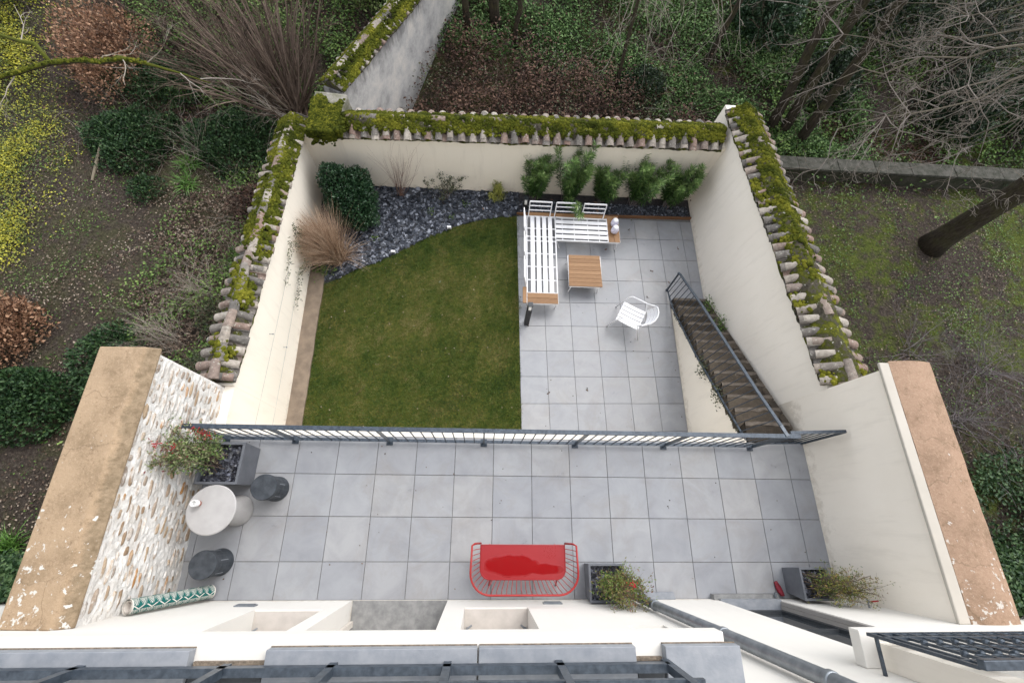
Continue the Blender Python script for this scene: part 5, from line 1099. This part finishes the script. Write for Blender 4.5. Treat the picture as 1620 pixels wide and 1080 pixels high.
for (x_, y_, w_) in ((1.35, 6.45, 'left of the rose bush foot'), (1.9, 6.3, 'right below the rose bush'), (2.25, 6.7, 'near the yellow green shrub'), (.1, 5.6, 'beside the dry grass clump')): tuft((x_, y_, Z0 + .04), 'young_plant', 'small young green plant in the slate bed ' + w_, 40, .06, 'ground_leaf', .05, 'young plants in the slate bed', .025)
def oleander(base, h, n, label, leans=None, spread=.28):
    t = thing('oleander', label, 'shrub', base); st = MB(); lv = MB(); b0 = np.array(base)
    for k in range(n):
        if leans is not None and k < len(leans): d = unit(np.array(leans[k][:3])); L = leans[k][3]
        else: a = RNG.uniform(0, 2 * PI); q = math.sqrt(RNG.random()); d = unit(np.array([spread * 1.25 * q * math.cos(a), spread * q * math.sin(a) - .04, 1])); L = h * RNG.uniform(.55, 1.05)
        p0 = b0 + RNG.normal(size=3) * [.05, .04, 0]; pts = [p0]; dd_ = d
        for i in range(6): dd_ = unit(dd_ + RNG.normal(size=3) * .04 - np.array([0, .0, -.01])); pts.append(pts[-1] + dd_ * L / 6)
        st.tube([tuple(q) for q in pts], [.008 - .001 * i for i in range(7)], 5, False)
        P = np.array(pts); u = np.linspace(.30, 1, 22); q = np.stack([np.interp(u, np.linspace(0, 1, 7), P[:, i]) for i in range(3)], 1)
        ax = unit(P[-1] - P[-3])
        for j, (pp, uu) in enumerate(zip(q, u)):
            m = 5 if uu < .93 else 11; a0 = RNG.uniform(0, 6.3); an = a0 + 2 * PI * np.arange(m) / m; s1 = unit(np.cross(ax, [.3, .9, .1])); s2 = np.cross(ax, s1)
            dr = np.outer(np.cos(an), s1) + np.outer(np.sin(an), s2) + ax * (.55 if uu < .9 else .9) + RNG.normal(size=(m, 3)) * .12
            leaves(lv, np.repeat(pp[None], m, 0), dr, RNG.uniform(.12, .2, m), .022, np.clip(.15 + .55 * uu ** 3 + RNG.normal(size=m) * .18, 0, 1), .12)
    st.build('stems', 'twig_grey', t); lv.build('foliage', 'oleander', t)
oleander((3.95, 6.95, Z0), 1.35, 26, 'first oleander from the left behind the sofa', spread=.22)
oleander((4.72, 6.95, Z0), 1.75, 30, 'tallest oleander from behind the sofa with one branch arching over the seat', [(.15, -1.0, .85, 1.42), (.22, -.8, .95, 1.25), (0, -.35, .6, .5)], spread=.24)
oleander((5.66, 6.95, Z0), 1.2, 22, 'short oleander right of the tall one behind the lanterns', spread=.26)
oleander((6.52, 6.95, Z0), 1.6, 32, 'broad oleander second from the right wall', spread=.30)
oleander((7.40, 6.93, Z0), 1.5, 28, 'oleander closest to the right garden wall', spread=.24)
# stair weeds
for (x_, y_, z_, lb_) in ((7.14, 1.55, -.62, 'leafy weed hanging from the stair edge nearer the terrace'), (7.12, 2.15, -.95, 'leafy weed hanging from the stair edge halfway down'), (7.90, 3.95, -1.72, 'green weed on the lowest stairs at the wall'), (7.90, 3.35, -1.40, 'green weed a little higher up the stairs at the wall')):
    mb = MB(); n = 170; leaves(mb, np.array((x_, y_, z_)) + RNG.normal(size=(n, 3)) * [.045, .11, .07], RNG.normal(size=(n, 3)) + [0, 0, .3], .045, .025); o = mb.build('stair_weed', 'dull_leaf' if x_ < 7.5 else 'ground_leaf'); tag(o, lb_, 'weed')
mb = MB()
for k in range(900):
    s = RNG.random(); mb_y = .75 + s * 3.1; mb_z = -.12 - s * 1.80 - RNG.random() * .06; leaves(mb, [(7.165 + RNG.normal() * .012, mb_y, mb_z)], [(-.5, RNG.normal(), RNG.normal())], .03, .018)
o = mb.build('stair_edge_growth', M.setdefault('darkgrowth', leafmat('dry_edge_moss', [(.04, .035, .02), (.07, .06, .03), (.06, .08, .02)], .9))); tag(o, 'thin dark moss and roots along the ragged stair edge', 'moss', kind='stuff')
# ------------------------------------------------------------------ OUTSIDE LEFT
cover([(-14, 3.6), (-9.2, 4.2), (-8.4, 5.6), (-8.7, 7.3), (-9.4, 9.5), (-10.0, 12.6), (-10, 13), (-14, 13)], 110000, 'yellow', 'yellow_ground_cover', (.055, .04), .06, .04, 'bright yellow green ground cover at the far left', 'ground cover', .5, .0, 4, vb=-.02, fade=.6, soft=.38)
cover([(-16, -3), (-4.5, -3), (-4.5, 3), (-5, 6.8), (-7, 9), (-9, 10), (-16, 9)], 42000, 'ground_leaf', 'left_weeds', (.05, .03), .04, 0, 'sparse green weeds on the dark soil left of the walls', 'weeds', .5, .28, 8, vb=-.15)
cover([(-9.3, -3), (-1.95, -3), (-1.95, 1.4), (-1.75, 8.5), (-3, 10), (-9.3, 9)], 27000, 'litter', 'left_leaf_litter', (.05, .035), .02, 0, 'brown fallen leaves and chips on the left soil', 'leaf litter', .25, -.1, 9)
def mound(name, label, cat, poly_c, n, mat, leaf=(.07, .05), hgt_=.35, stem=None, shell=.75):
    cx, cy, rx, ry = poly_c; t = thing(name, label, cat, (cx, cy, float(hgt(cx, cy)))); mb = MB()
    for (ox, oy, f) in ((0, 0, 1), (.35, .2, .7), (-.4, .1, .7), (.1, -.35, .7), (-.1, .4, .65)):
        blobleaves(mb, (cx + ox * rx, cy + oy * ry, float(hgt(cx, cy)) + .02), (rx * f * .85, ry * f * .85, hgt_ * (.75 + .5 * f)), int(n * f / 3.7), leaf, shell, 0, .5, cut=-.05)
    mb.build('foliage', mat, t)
    if stem:
        st = MB()
        for k in range(stem): branch(st, (cx + RNG.normal() * rx * .3, cy + RNG.normal() * ry * .3, float(hgt(cx, cy))), (RNG.normal() * .5, RNG.normal() * .5, 1), hgt_ * 1.2, .012, 2, .6, 4, .3, 3)
        st.build('branches', 'twig_brown', t)
    return t
mound('ivy_mound', 'rounded dark ivy mound beside the path left of the walled garden', 'ivy', (-6.75, 8.75, 1.35, 1.15), 20000, 'ivy', (.07, .055), .45)
mound('ivy_mound', 'dark ivy mound against the outside of the left garden wall', 'ivy', (-3.95, 8.7, 1.5, 1.15), 20000, 'ivy', (.07, .055), .6)
mound('ivy_mound', 'dark ivy spreading under the mossy branch', 'ivy', (-6.3, 10.6, 1.6, .9), 15000, 'ivy', (.07, .055), .5)
mound('ivy_mound', 'dark ivy at the top left corner of the photo', 'ivy', (-10.9, 12.9, 1.7, .8), 9000, 'ivy', (.07, .055), .5)
mound('ivy_mound', 'low glossy ivy mound beside the tan wall cap on the left', 'ivy', (-6.9, 1.55, 1.5, .85), 14000, 'ivy', (.075, .055), .35)
mound('ivy_mound', 'green ivy above the low brown beech on the left', 'ivy', (-5.4, 2.5, .8, 1.1), 7000, 'ivy', (.07, .05), .35)
mound('evergreen_bush', 'small dark bush right behind the end of the stone wall', 'shrub', (-2.9, 2.2, .85, .8), 8000, 'dull_leaf', (.045, .03), .7, 14)
mound('beech_bush', 'large brown leaved beech beside the yellow ground cover at the upper left', 'shrub', (-7.6, 11.0, 1.35, 1.5), 15000, 'beech', (.085, .05), 1.25, 16, .35)
mound('beech_bush', 'brown leaved beech hanging over the left edge of the photo', 'shrub', (-7.9, 3.1, 1.1, 1.0), 11000, 'beech', (.085, .05), .75, 12, .4)
cover([(-4.9, 2.0), (-1.95, 1.6), (-1.8, 7.6), (-3.2, 8), (-5.2, 7.4), (-5.3, 4.5)], 16000, 'ground_leaf', 'wall_foot_greenery', (.07, .045), .18, .15, 'loose green leaves along the outside foot of the left wall', 'ground cover', .8, .12, 13)
cover([(-4.9, 2.0), (-1.95, 1.6), (-1.8, 7.6), (-3.2, 8), (-5.2, 7.4), (-5.3, 4.5)], 13000, 'litter', 'wall_foot_leaves', (.07, .045), .08, .1, 'reddish dead leaves banked outside the left wall', 'leaf litter', .4, -.1, 14, vb=-.1)
cover([(-7.2, 9.8), (-1.5, 10.2), (.2, 11), (1, 16), (-7.5, 16)], 42000, 'ground_leaf', 'slope_greenery_left', (.08, .05), .15, .25, 'mid green undergrowth behind the bare shrub at the upper left', 'ground cover', .8, -.15, 15, vb=-.1)
cover([(-9, 9.8), (-1.2, 9), (.2, 11), (1, 16), (-9, 16)], 20000, 'bramble', 'slope_litter_left', (.08, .05), .1, .1, 'brown dead undergrowth on the left slope', 'leaf litter', .4, -.2, 16)
def straps(c, n, L, label, mat='strap'):
    mb = MB(); grass_tuft(mb, c, n, L, (0, 0, 1.0), .022, .75, 1.1); o = mb.build('strap_leaf_plant', mat); tag(o, label, 'plant')
straps((-5.15, 8.05, G0), 130, .55, 'strap leaved green clump beside the path, the farther one')
straps((-5.05, 7.45, G0), 120, .5, 'strap leaved green clump beside the path, the nearer one')
straps((-6.05, -1.2, G0), 190, .55, 'bright green strap leaved clump beside the lower end of the tan wall cap')
def twigshrub(name, label, base, h, n, mat, lean, spread, depth=2, r=.012, curl=.25, kids=3, lens=.6, seg=4, kspread=.5, grav=0.):
    t = thing(name, label, 'shrub', base); mb = MB()
    for k in range(n): branch(mb, np.array(base) + RNG.normal(size=3) * [.12, .12, 0], np.array(lean) + RNG.normal(size=3) * [spread, spread, .15], h * RNG.uniform(.6, 1.1), r * RNG.uniform(.6, 1.1), depth, kspread, seg, curl, kids, grav, 5, .0016, .3, lens)
    mb.build('branches', mat, t); return t
twigshrub('pale_twig_shrub', 'pale fine twigged shrub fanning left beside the tan wall cap', (-4.1, 3.05, G0), .85, 26, 'twig_pale', (-.75, .25, .55), .28, 2, .008, .15, 4, .5)
twigshrub('pale_twig_shrub', 'pale fine twigged shrub behind the first, nearer the tiled wall', (-3.6, 4.2, G0), .8, 22, 'twig_pale', (-.5, .15, .6), .35, 2, .008, .2, 4, .5)
twigshrub('multi_stem_shrub', 'big many stemmed bare shrub behind the far left corner of the walled garden', (-2.6, 9.75, G0), 3.3, 64, 'twig_brown', (-.12, .22, 1), .42, 3, .042, .16, 3, .45, 5, .35)
twigshrub('multi_stem_shrub', 'lower bare shrub leaning left of the big many stemmed one', (-3.7, 10.6, -2.5), 2.6, 34, 'twig_brown', (-.55, .2, .8), .5, 3, .026, .25, 3, .55, 5, .4)
twigshrub('pale_hanging_twigs', 'pale crooked twigs reaching out below the big bare shrub', (-2.6, 9.3, -1.9), 1.3, 16, 'twig_pale', (-.75, -.3, .35), .4, 2, .010, .5, 3, .6, 5, .7)
twigshrub('bare_shrub', 'thin bare twigs over the ivy mounds left of the wall', (-4.6, 8.4, G0), 1.3, 10, 'twig_pale', (-.4, 0, 1), .5, 2, .010, .4, 3, .6, 5, .7)
# fallen stick
mb = MB(); mb.tube([(-7.25, 8.3, G0 + .35), (-7.35, 8.0, G0 + .2), (-7.4, 7.4, G0 + .04)], [.03, .035, .03], 7); o = mb.build('broken_branch', 'twig_pale'); tag(o, 'short pale broken branch lying beside the round ivy mound', 'branch')
# mossy branch tree (trunk left of frame)
t = thing('leaning_tree', 'tree with a long bright mossy branch reaching in from the left edge', 'tree', (-11.6, 6.6, G0))
mb = MB(); mb.smooth = True; mb.tube([(-11.6, 6.6, G0), (-11.5, 6.6, -1.4), (-11.2, 6.7, 0), (-11.4, 6.9, 2), (-11.6, 7, 5)], [.22, .18, .16, .12, .06], 10); mb.build('trunk', 'bark', t)
mb = MB(); mb.smooth = True
mb.tube([(-11.2, 6.7, 0), (-9.3, 7.2, .2), (-7.8, 7.3, .25), (-6.85, 7.36, .3), (-6.4, 7.60, .33), (-6.09, 7.86, .3), (-5.6, 7.98, .28), (-5.16, 7.95, .3), (-4.73, 8.02, .36), (-4.3, 8.02, .28), (-3.7, 7.97, .15), (-3.1, 7.85, .05)], [.08, .06, .05, .04, .046, .055, .042, .04, .056, .036, .018, .008], 10)
mb.tube([(-6.09, 7.86, .3), (-6.45, 8.25, .38), (-6.8, 8.35, .34), (-7.35, 8.56, .3), (-8.2, 8.9, .3), (-9, 9.0, .5)], [.04, .045, .036, .034, .03, .02], 9); mb.build('branch', 'bark_moss', t)
mb = MB()
for (p, d) in (((-4.3, 8.02, .28), (.8, .6, .3)), ((-3.7, 7.97, .15), (1, -.5, .1)), ((-4.7, 8.0, .36), (.3, -1, .1)), ((-6.8, 8.35, .34), (0, 1, .3)), ((-6.6, 7.5, .3), (-.2, -1, -.1)), ((-3.3, 7.9, .1), (1, .3, .2)), ((-5.2, 7.95, .3), (.2, 1, .2))): branch(mb, p, d, .9, .012, 2, .7, 5, .45, 3)
mb.build('twigs', 'twig_pale', t)
mo = MB()
for k in range(420):
    q = along([(-6.85, 7.36, .3), (-6.4, 7.60, .33), (-6.09, 7.86, .3), (-5.6, 7.98, .28), (-5.16, 7.95, .3), (-4.73, 8.02, .36), (-4.3, 8.02, .28)], RNG.random()); hemi(mo, q + RNG.normal(size=3) * [.015, .022, 0] + [0, 0, .03], RNG.uniform(.015, .035), .8, RNG.random())
mo.build('moss', 'moss', t, smooth=True)
# ------------------------------------------------------------------ OUTSIDE, BEHIND
mound('variegated_shrub', 'yellow green leafy shrub behind the top end of the boundary wall', 'shrub', (-.75, 13.3, .85, .8), 6500, M.setdefault('olive', leafmat('olive_leaf', [(.05, .09, .02), (.11, .16, .04), (.20, .26, .08), (.30, .34, .15)], .45)), (.11, .05), 1.1, 8, .4)
bp = [(.2, 7.85), (9.3, 7.85), (9.6, 10.0), (7.2, 10.6), (5.2, 11.6), (3.6, 12.0), (1.6, 12.2), (.9, 11.0)]
cover(bp, 21000, 'bramble', 'bramble_leaves', (.095, .05), .5, .6, 'brown dead bramble leaves behind the far wall', 'brambles', .7, -.5, 20)
cover(bp, 6500, 'dull_leaf', 'bramble_green_leaves', (.06, .04), .6, .6, 'few green leaves among the brown brambles', 'brambles', .8, .2, 21)
mb = MB()
for k in range(1300):
    p = polypts(bp, 1)[0]; b = float(hgt(p[0], p[1])); d = np.array([RNG.normal(), RNG.normal(), .9]); L = RNG.uniform(.6, 1.4); q = np.array([p[0], p[1], b]); pts = [q]; dd_ = unit(d)
    for i in range(6): dd_ = unit(dd_ + np.array([0, 0, -.28]) + RNG.normal(size=3) * .12); q = q + dd_ * L / 6; pts.append(q)
    mb.tube([tuple(a) for a in pts], RNG.uniform(.003, .007), 3, False)
o = mb.build('bramble_canes', 'twig_brown'); tag(o, 'arching brown bramble canes behind the far wall', 'brambles', kind='stuff')
cover([(1.1, 12.0), (3.2, 11.8), (5.4, 11.3), (7, 10.6), (9.2, 10.2), (11, 9.2), (14, 9.2), (14, 17), (1.5, 17)], 115000, 'sage_leaf', 'slope_undergrowth', (.09, .05), .2, .35, 'grey green undergrowth covering the slope behind the garden', 'ground cover', .8, -.25, 23, vb=-.05)
cover([(1.5, 13.2), (5.4, 12.2), (9.2, 10.2), (14, 9.2), (14, 17), (1.5, 17)], 9000, 'bramble', 'slope_leaf_litter', (.08, .05), .06, 0, 'brown leaf litter showing between the slope greenery', 'leaf litter', .3, -.2, 24)
cover([(11, 9.1), (34, 9.1), (34, 17), (14, 17), (11, 12)], 90000, 'ground_leaf', 'shaded_greenery', (.09, .06), .2, .3, 'green leafy ground layer behind the low wall on the right', 'ground cover', .8, -.05, 25, vb=-.12)
cover([(9, 9.1), (17, 9.1), (17, 10.8), (9, 10.8)], 9000, 'bramble', 'shaded_litter', (.08, .05), .04, 0, 'dark red brown leaf litter along the back of the low wall', 'leaf litter', .3, -.4, 26)
mound('evergreen_bush', 'dark rounded evergreen bush behind the right half of the far wall', 'shrub', (7.15, 11.0, .75, .65), 7000, 'dark_leaf', (.07, .045), .8, 6)
mound('evergreen_bush', 'tall glossy evergreen left of the three leaning trunks', 'shrub', (10.7, 13.0, 1.2, 1.0), 15000, M.setdefault('glossy', leafmat('glossy_evergreen_leaf', [(.015, .035, .016), (.03, .065, .03), (.06, .11, .055), (.13, .19, .12)], .3)), (.12, .06), 1.7, 8, .45)
mound('evergreen_bush', 'dark evergreen bush touching the three leaning trunks', 'shrub', (12.7, 11.5, 1.0, .9), 11000, 'dark_leaf', (.10, .055), 1.2, 6, .45)
for (x_, y_, r_, h_, m_, lb_) in ((14.6, 13.2, 1.5, 2.4, 'dark_leaf', 'dark conifer behind the pale bare branches, left one of three'), (17.2, 13.0, 1.7, 2.6, 'dark_leaf', 'dark conifer at the top right corner of the photo'), (16.8, 10.9, 1.3, 1.3, 'dark_leaf', 'dark low conifer bush just behind the low wall at the right'), (19.3, 11.2, 1.6, 1.5, 'ivy', 'mid green bush behind the low wall at the right edge')):
    mound('conifer_bush' if m_ == 'dark_leaf' else 'green_bush', lb_, 'shrub', (x_, y_, r_, r_ * .9), 15000, m_, (.15, .04) if m_ == 'dark_leaf' else (.11, .07), h_, 5, .35)
def trunk(name, label, pts, rad, mat='bark', twigs=None, tmat='twig_pale', cat='tree'):
    t = thing(name, label, cat, pts[0]); mb = MB(); mb.smooth = True
    P = [tuple(np.array(p) + RNG.normal(size=3) * .0) for p in pts]; mb.tube(P, rad, 12); mb.build('trunk', mat, t)
    if twigs: tw = MB(); twigs(tw); tw.build('branches', tmat, t)
    return t
def crown(top, n=7, L=1.8):
    def f(mb):
        for k in range(n): branch(mb, top, (RNG.normal() * .8, RNG.normal() * .8, .8), L, .03, 2, .6, 5, .3, 3)
    return f
trunk('slope_tree', 'straight dark trunk left of the thick one behind the brambles', [(2.08, 12.35, -1.85), (1.98, 12.38, -.7), (1.9, 12.5, 1.5), (1.85, 12.6, 4)], [.11, .09, .08, .05], twigs=crown((1.85, 12.6, 3.6)))
trunk('slope_tree', 'thick dark trunk in the middle behind the brambles', [(2.84, 12.58, -1.75), (2.76, 12.6, -.8), (2.7, 12.7, 1.5), (2.7, 12.7, 4)], [.17, .14, .12, .08], twigs=crown((2.7, 12.7, 3.8)))
trunk('slope_tree', 'crooked slim dark trunk right of the thick one', [(3.43, 12.2, -1.9), (3.40, 12.2, -1.2), (3.50, 12.25, -.75), (3.42, 12.22, -.4), (3.5, 12.3, 1.5), (3.4, 12.4, 3.6)], [.075, .065, .07, .06, .05, .03], twigs=crown((3.4, 12.4, 3.4)))
def droop(mb):
    for k in range(34):
        p = np.array([RNG.uniform(5.6, 8.3), RNG.uniform(9.9, 12.4), RNG.uniform(.6, 1.7)]); L = RNG.uniform(1.0, 2.0); q = p; pts = [q]; d = unit(np.array([RNG.normal() * .5, RNG.normal() * .4 - .2, -.6]))
        for i in range(7): d = unit(d + RNG.normal(size=3) * .14 + [0, 0, -.12]); q = q + d * L / 7; pts.append(q)
        mb.tube([tuple(a) for a in pts], [.007 - .0008 * i for i in range(8)], 3, False)
        mb.tube([(6.2, 11.1, 3.2), tuple((np.array([6.2, 11.1, 3.2]) + p) / 2 + [0, 0, .3]), tuple(p)], [.02, .012, .007], 4, False)
        for j in range(3): branch(mb, pts[2 + j], d + RNG.normal(size=3) * .8, .5, .004, 1, .6, 4, .4, 2)
trunk('weeping_tree', 'slim tree with pale drooping twigs above the right half of the far wall', [(6.38, 10.95, -2.4), (6.30, 11.0, -1), (6.25, 11.02, .2), (6.2, 11.1, 3.4)], [.055, .05, .045, .03], twigs=droop)
trunk('slope_tree', 'dark slanting trunk between the dark bush and the glossy evergreen', [(9.14, 12.0, -2.0), (9.16, 12.03, -.8), (9.3, 12.1, .6), (9.9, 12.3, 3)], [.09, .075, .07, .05], twigs=crown((9.9, 12.3, 2.9)))
t = thing('three_stem_tree', 'tree with three dark leaning trunks behind the right garden wall', 'tree', (11.45, 10.15, G0))
for pts, rad in (([(11.15, 10.25, -2.75), (11.0, 10.42, -1.2), (10.85, 10.60, -.1), (10.7, 10.8, 1.6), (10.5, 11.1, 4)], [.16, .125, .115, .10, .06]), ([(11.5, 10.15, -2.75), (11.42, 10.3, -1.3), (11.4, 10.55, .1), (11.5, 10.9, 2), (11.6, 11, 4)], [.16, .125, .115, .10, .06]), ([(11.95, 9.85, -2.75), (11.9, 9.95, -1.3), (11.85, 10.05, .3), (11.8, 10.2, 2), (11.8, 10.4, 4)], [.16, .13, .12, .10, .06])):
    mb = MB(); mb.smooth = True; mb.tube(pts, rad, 12); mb.build('trunk', 'bark', t)
mb = MB(); crown((11.2, 10.6, 3.5), 8, 2.)(mb); mb.build('branches', 'twig_brown', t)
# big bare tree at right
t = thing('bare_tree', 'large bare tree with thick dark trunk and pale twigs spreading over the upper right', 'tree', (15.2, 6.57, G0))
mb = MB(); mb.smooth = True; mb.tube([(15.2, 6.55, G0 - .1), (15.18, 6.57, -2.3), (15.17, 6.57, -1.4), (15.17, 6.57, -.4), (15.2, 6.7, 1.2), (15.1, 6.8, 3.0), (15.0, 7, 5)], [.38, .30, .265, .25, .235, .18, .10], 16); mb.build('trunk', 'bark', t)
mb = MB(); mb2 = MB()
tg = [(9.8, 6.75, .8), (10.0, 8.07, .8), (10.6, 9.5, .9), (11.3, 6.3, .7), (10.97, 7.25, .8), (12.6, 6.5, .8), (14.1, 8.45, .8), (13.7, 10.9, .9), (9.45, 10.3, 1.0), (12.2, 8.6, 1.2), (12.0, 10.4, 1.1), (15.5, 10.0, 1.0), (13.2, 7.6, .9)]
for q in tg:
    q = np.array(q); s = np.array([15.1, 6.8, 2.4 + RNG.random()]); m = s + (q - s) * .5 + np.array([RNG.normal() * .2, RNG.normal() * .2, .6]); P = [s + (m - s) * f if f <= 1 else m + (q - m) * (f - 1) for f in np.linspace(0, 2, 13)]; P = [p + (RNG.normal(size=3) * .09 if 0 < i < 12 else 0) for i, p in enumerate(P)]
    mb.tube([tuple(p) for p in P], [.036 - .0024 * i for i in range(13)], 6, False)
    for k in range(9):
        i = RNG.integers(5, 13); d = unit(q - s) * .8 + RNG.normal(size=3) * [.75, .75, .35]
        branch(mb2, P[i], d, RNG.uniform(.8, 1.5), .011, 3, .75, 5, .55, 3, 0, 5, .0032, .35, .58)
mb.build('limbs', M.setdefault('limb', leafmat('pale_limb_bark', [(.085, .075, .06), (.15, .13, .10)], .9, spec=.1)), t); mb2.build('twigs', M.setdefault('twig_tree', leafmat('tree_twig', [(.13, .115, .10), (.24, .21, .185), (.11, .09, .07)], .9, spec=.1)), t)
mb = MB()
for k in range(12): branch(mb, (15.05, 6.5, RNG.uniform(-.6, .1)), (-1, -.5 + RNG.normal() * .6, .3), .6, .008, 2, .7, 4, .5, 2)
mb.build('shoots', 'twig_pale', t)
# right garden floor
cover([(8.95, -4), (24, -4), (24, 8.5), (8.95, 8.5)], 46000, 'ground_leaf', 'right_weeds', (.055, .035), .05, .03, 'patchy green weeds over the soil of the right garden', 'weeds', .5, .15, 31, vb=-.12)
cover([(8.95, -4), (24, -4), (24, 8.5), (8.95, 8.5)], 22000, 'litter', 'right_leaf_litter', (.05, .032), .02, 0, 'small dead leaves on the soil of the right garden', 'leaf litter', .25, -.3, 32, vb=-.1)
cover([(12.9, -3.5), (20, -3.5), (20, .9), (14.0, .8), (13.2, -.6)], 30000, 'ivy', 'right_ivy', (.08, .06), .2, .2, 'glossy dark ivy on the ground at the lower right edge', 'ivy', .8, -.5, 33)
for (b, lb_, n_) in (((15.1, 2.9, G0), 'tangled grey bare shrub at the right edge of the photo', 26), ((14.0, 1.6, G0), 'tangled grey bare shrub beside the ochre wall cap', 24), ((13.4, 3.3, G0), 'thin grey bare shrub nearest the tiled right wall', 16), ((15.6, .9, G0), 'thin grey bare shrub over the ivy at the lower right', 20)):
    twigshrub('bare_shrub', lb_, b, 1.35, n_, 'twig_grey', (-.1, .1, .55), .8, 3, .011, .4, 3, .55, 5, .8)

# plants climbing the outside of the house base beyond the two terrace walls
def wallivy(x0, x1, ztop, n, label, mat='ivy'):
    mb = MB(); x = RNG.uniform(x0, x1, n); z = -2.7 + (ztop + 2.7 + .3 * clumpnoise(x, x * 0, 3, 41)) * RNG.random(n) ** .8; y = -1.66 + RNG.random(n) * (.12 + .5 * np.clip((ztop - z) / 4.4, 0, 1))
    leaves(mb, np.column_stack([x, y, z]), RNG.normal(size=(n, 3)) + [0, .8, -.2], .075, .055); o = mb.build('wall_ivy', mat); tag(o, label, 'ivy')
wallivy(-7.5, -2.02, .35, 26000, 'dark ivy climbing the house wall left of the tan wall cap')
wallivy(9.0, 16, 1.45, 42000, 'dark ivy climbing the house wall right of the ochre wall cap')

def tangle(poly, n, mat, name, label, L=(.5, 1.3), r=(.002, .005), rise=.8, z0=.0):
    mb = MB(); P0 = polypts(poly, n)
    for p in P0:
        q = np.array([p[0], p[1], float(hgt(p[0], p[1])) + z0 * RNG.random()]); dd_ = unit(np.array([RNG.normal(), RNG.normal(), rise])); l = RNG.uniform(*L); pts = [q]
        for i in range(6): dd_ = unit(dd_ + np.array([0, 0, -.18]) + RNG.normal(size=3) * .22); q = q + dd_ * l / 6; pts.append(q)
        rr = RNG.uniform(*r); mb.tube([tuple(a) for a in pts], [rr * (1 - .12 * i) for i in range(7)], 3, False)
        if RNG.random() < .5:
            k = RNG.integers(2, 5); e = pts[k] + unit(dd_ + RNG.normal(size=3) * .8) * l * .4; mb.tube([tuple(pts[k]), tuple((pts[k] + e) / 2 + RNG.normal(size=3) * .03), tuple(e)], [rr * .6, rr * .5, rr * .3], 3, False)
    o = mb.build(name, mat); tag(o, label, 'undergrowth', None, 'stuff')
tangle([(-5.3, 2.6), (-1.95, 1.6), (-1.85, 8.2), (-3.2, 9), (-5.6, 8)], 700, 'twig_brown', 'tangled_twigs', 'brown tangled twigs along the outside of the left garden wall')
tangle([(-8.5, 8), (-2, 8.2), (.2, 11.5), (0, 14), (-8.5, 14)], 900, 'twig_brown', 'tangled_twigs', 'brown tangled twigs over the ivy at the upper left', (.6, 1.7), (.003, .007))
tangle([(-8.5, 8), (-2.5, 8), (-3, 10), (-8, 11)], 130, 'twig_pale', 'pale_tangled_twigs', 'few pale tangled twigs over the ivy mounds', (.6, 1.5), (.003, .006))
tangle([(4.5, 9.8), (11, 8.6), (13, 10), (13, 14), (5, 14)], 800, 'twig_brown', 'tangled_twigs', 'brown tangled twigs in the woodland behind the right half of the far wall', (.6, 1.8), (.003, .007))
tangle([(5.5, 10.2), (9, 10), (10, 13), (6, 13)], 160, 'twig_pale', 'pale_tangled_twigs', 'pale thin twigs in the woodland behind the far wall', (.7, 1.8), (.003, .006))
tangle([(13, -3), (20, -3), (20, 5), (15.5, 5), (13, 3.5)], 420, 'twig_grey', 'tangled_twigs', 'grey tangled twigs on the ground of the right garden', (.5, 1.4), (.002, .005))

mound('wall_foot_shrub', 'loose green shrub halfway along the outside of the left tiled wall', 'shrub', (-2.75, 5.0, .75, .9), 4200, 'ground_leaf', (.075, .045), .55, 16, .45)
mound('wall_foot_shrub', 'loose reddish brown shrub outside the left tiled wall below the dark ivy', 'shrub', (-3.0, 6.7, .85, .8), 4200, 'bramble', (.08, .045), .5, 18, .4)
mound('ivy_mound', 'dark ivy patch between the brown beech and the round ivy mound', 'ivy', (-6.0, 7.2, .5, .45), 1500, 'ivy', (.07, .055), .2)
mound('wall_foot_shrub', 'small dull green shrub beside the pale fine twigged shrubs', 'shrub', (-3.3, 3.6, .6, .55), 2600, 'dull_leaf', (.055, .035), .5, 12, .45)
tangle([(-5.2, 2.4), (-1.95, 2.0), (-1.85, 8.0), (-4.2, 7.8)], 420, 'twig_pale', 'pale_tangled_twigs', 'pale brown tangled twigs outside the left tiled wall', (.5, 1.3), (.002, .005))
tangle([(.6, 8.2), (9.0, 8.2), (8.5, 10.4), (4.5, 11.6), (1.4, 12)], 900, 'bramble', 'bramble_canes', 'dark tangled dead canes right behind the far wall', (.5, 1.4), (.004, .008), .7, .5)
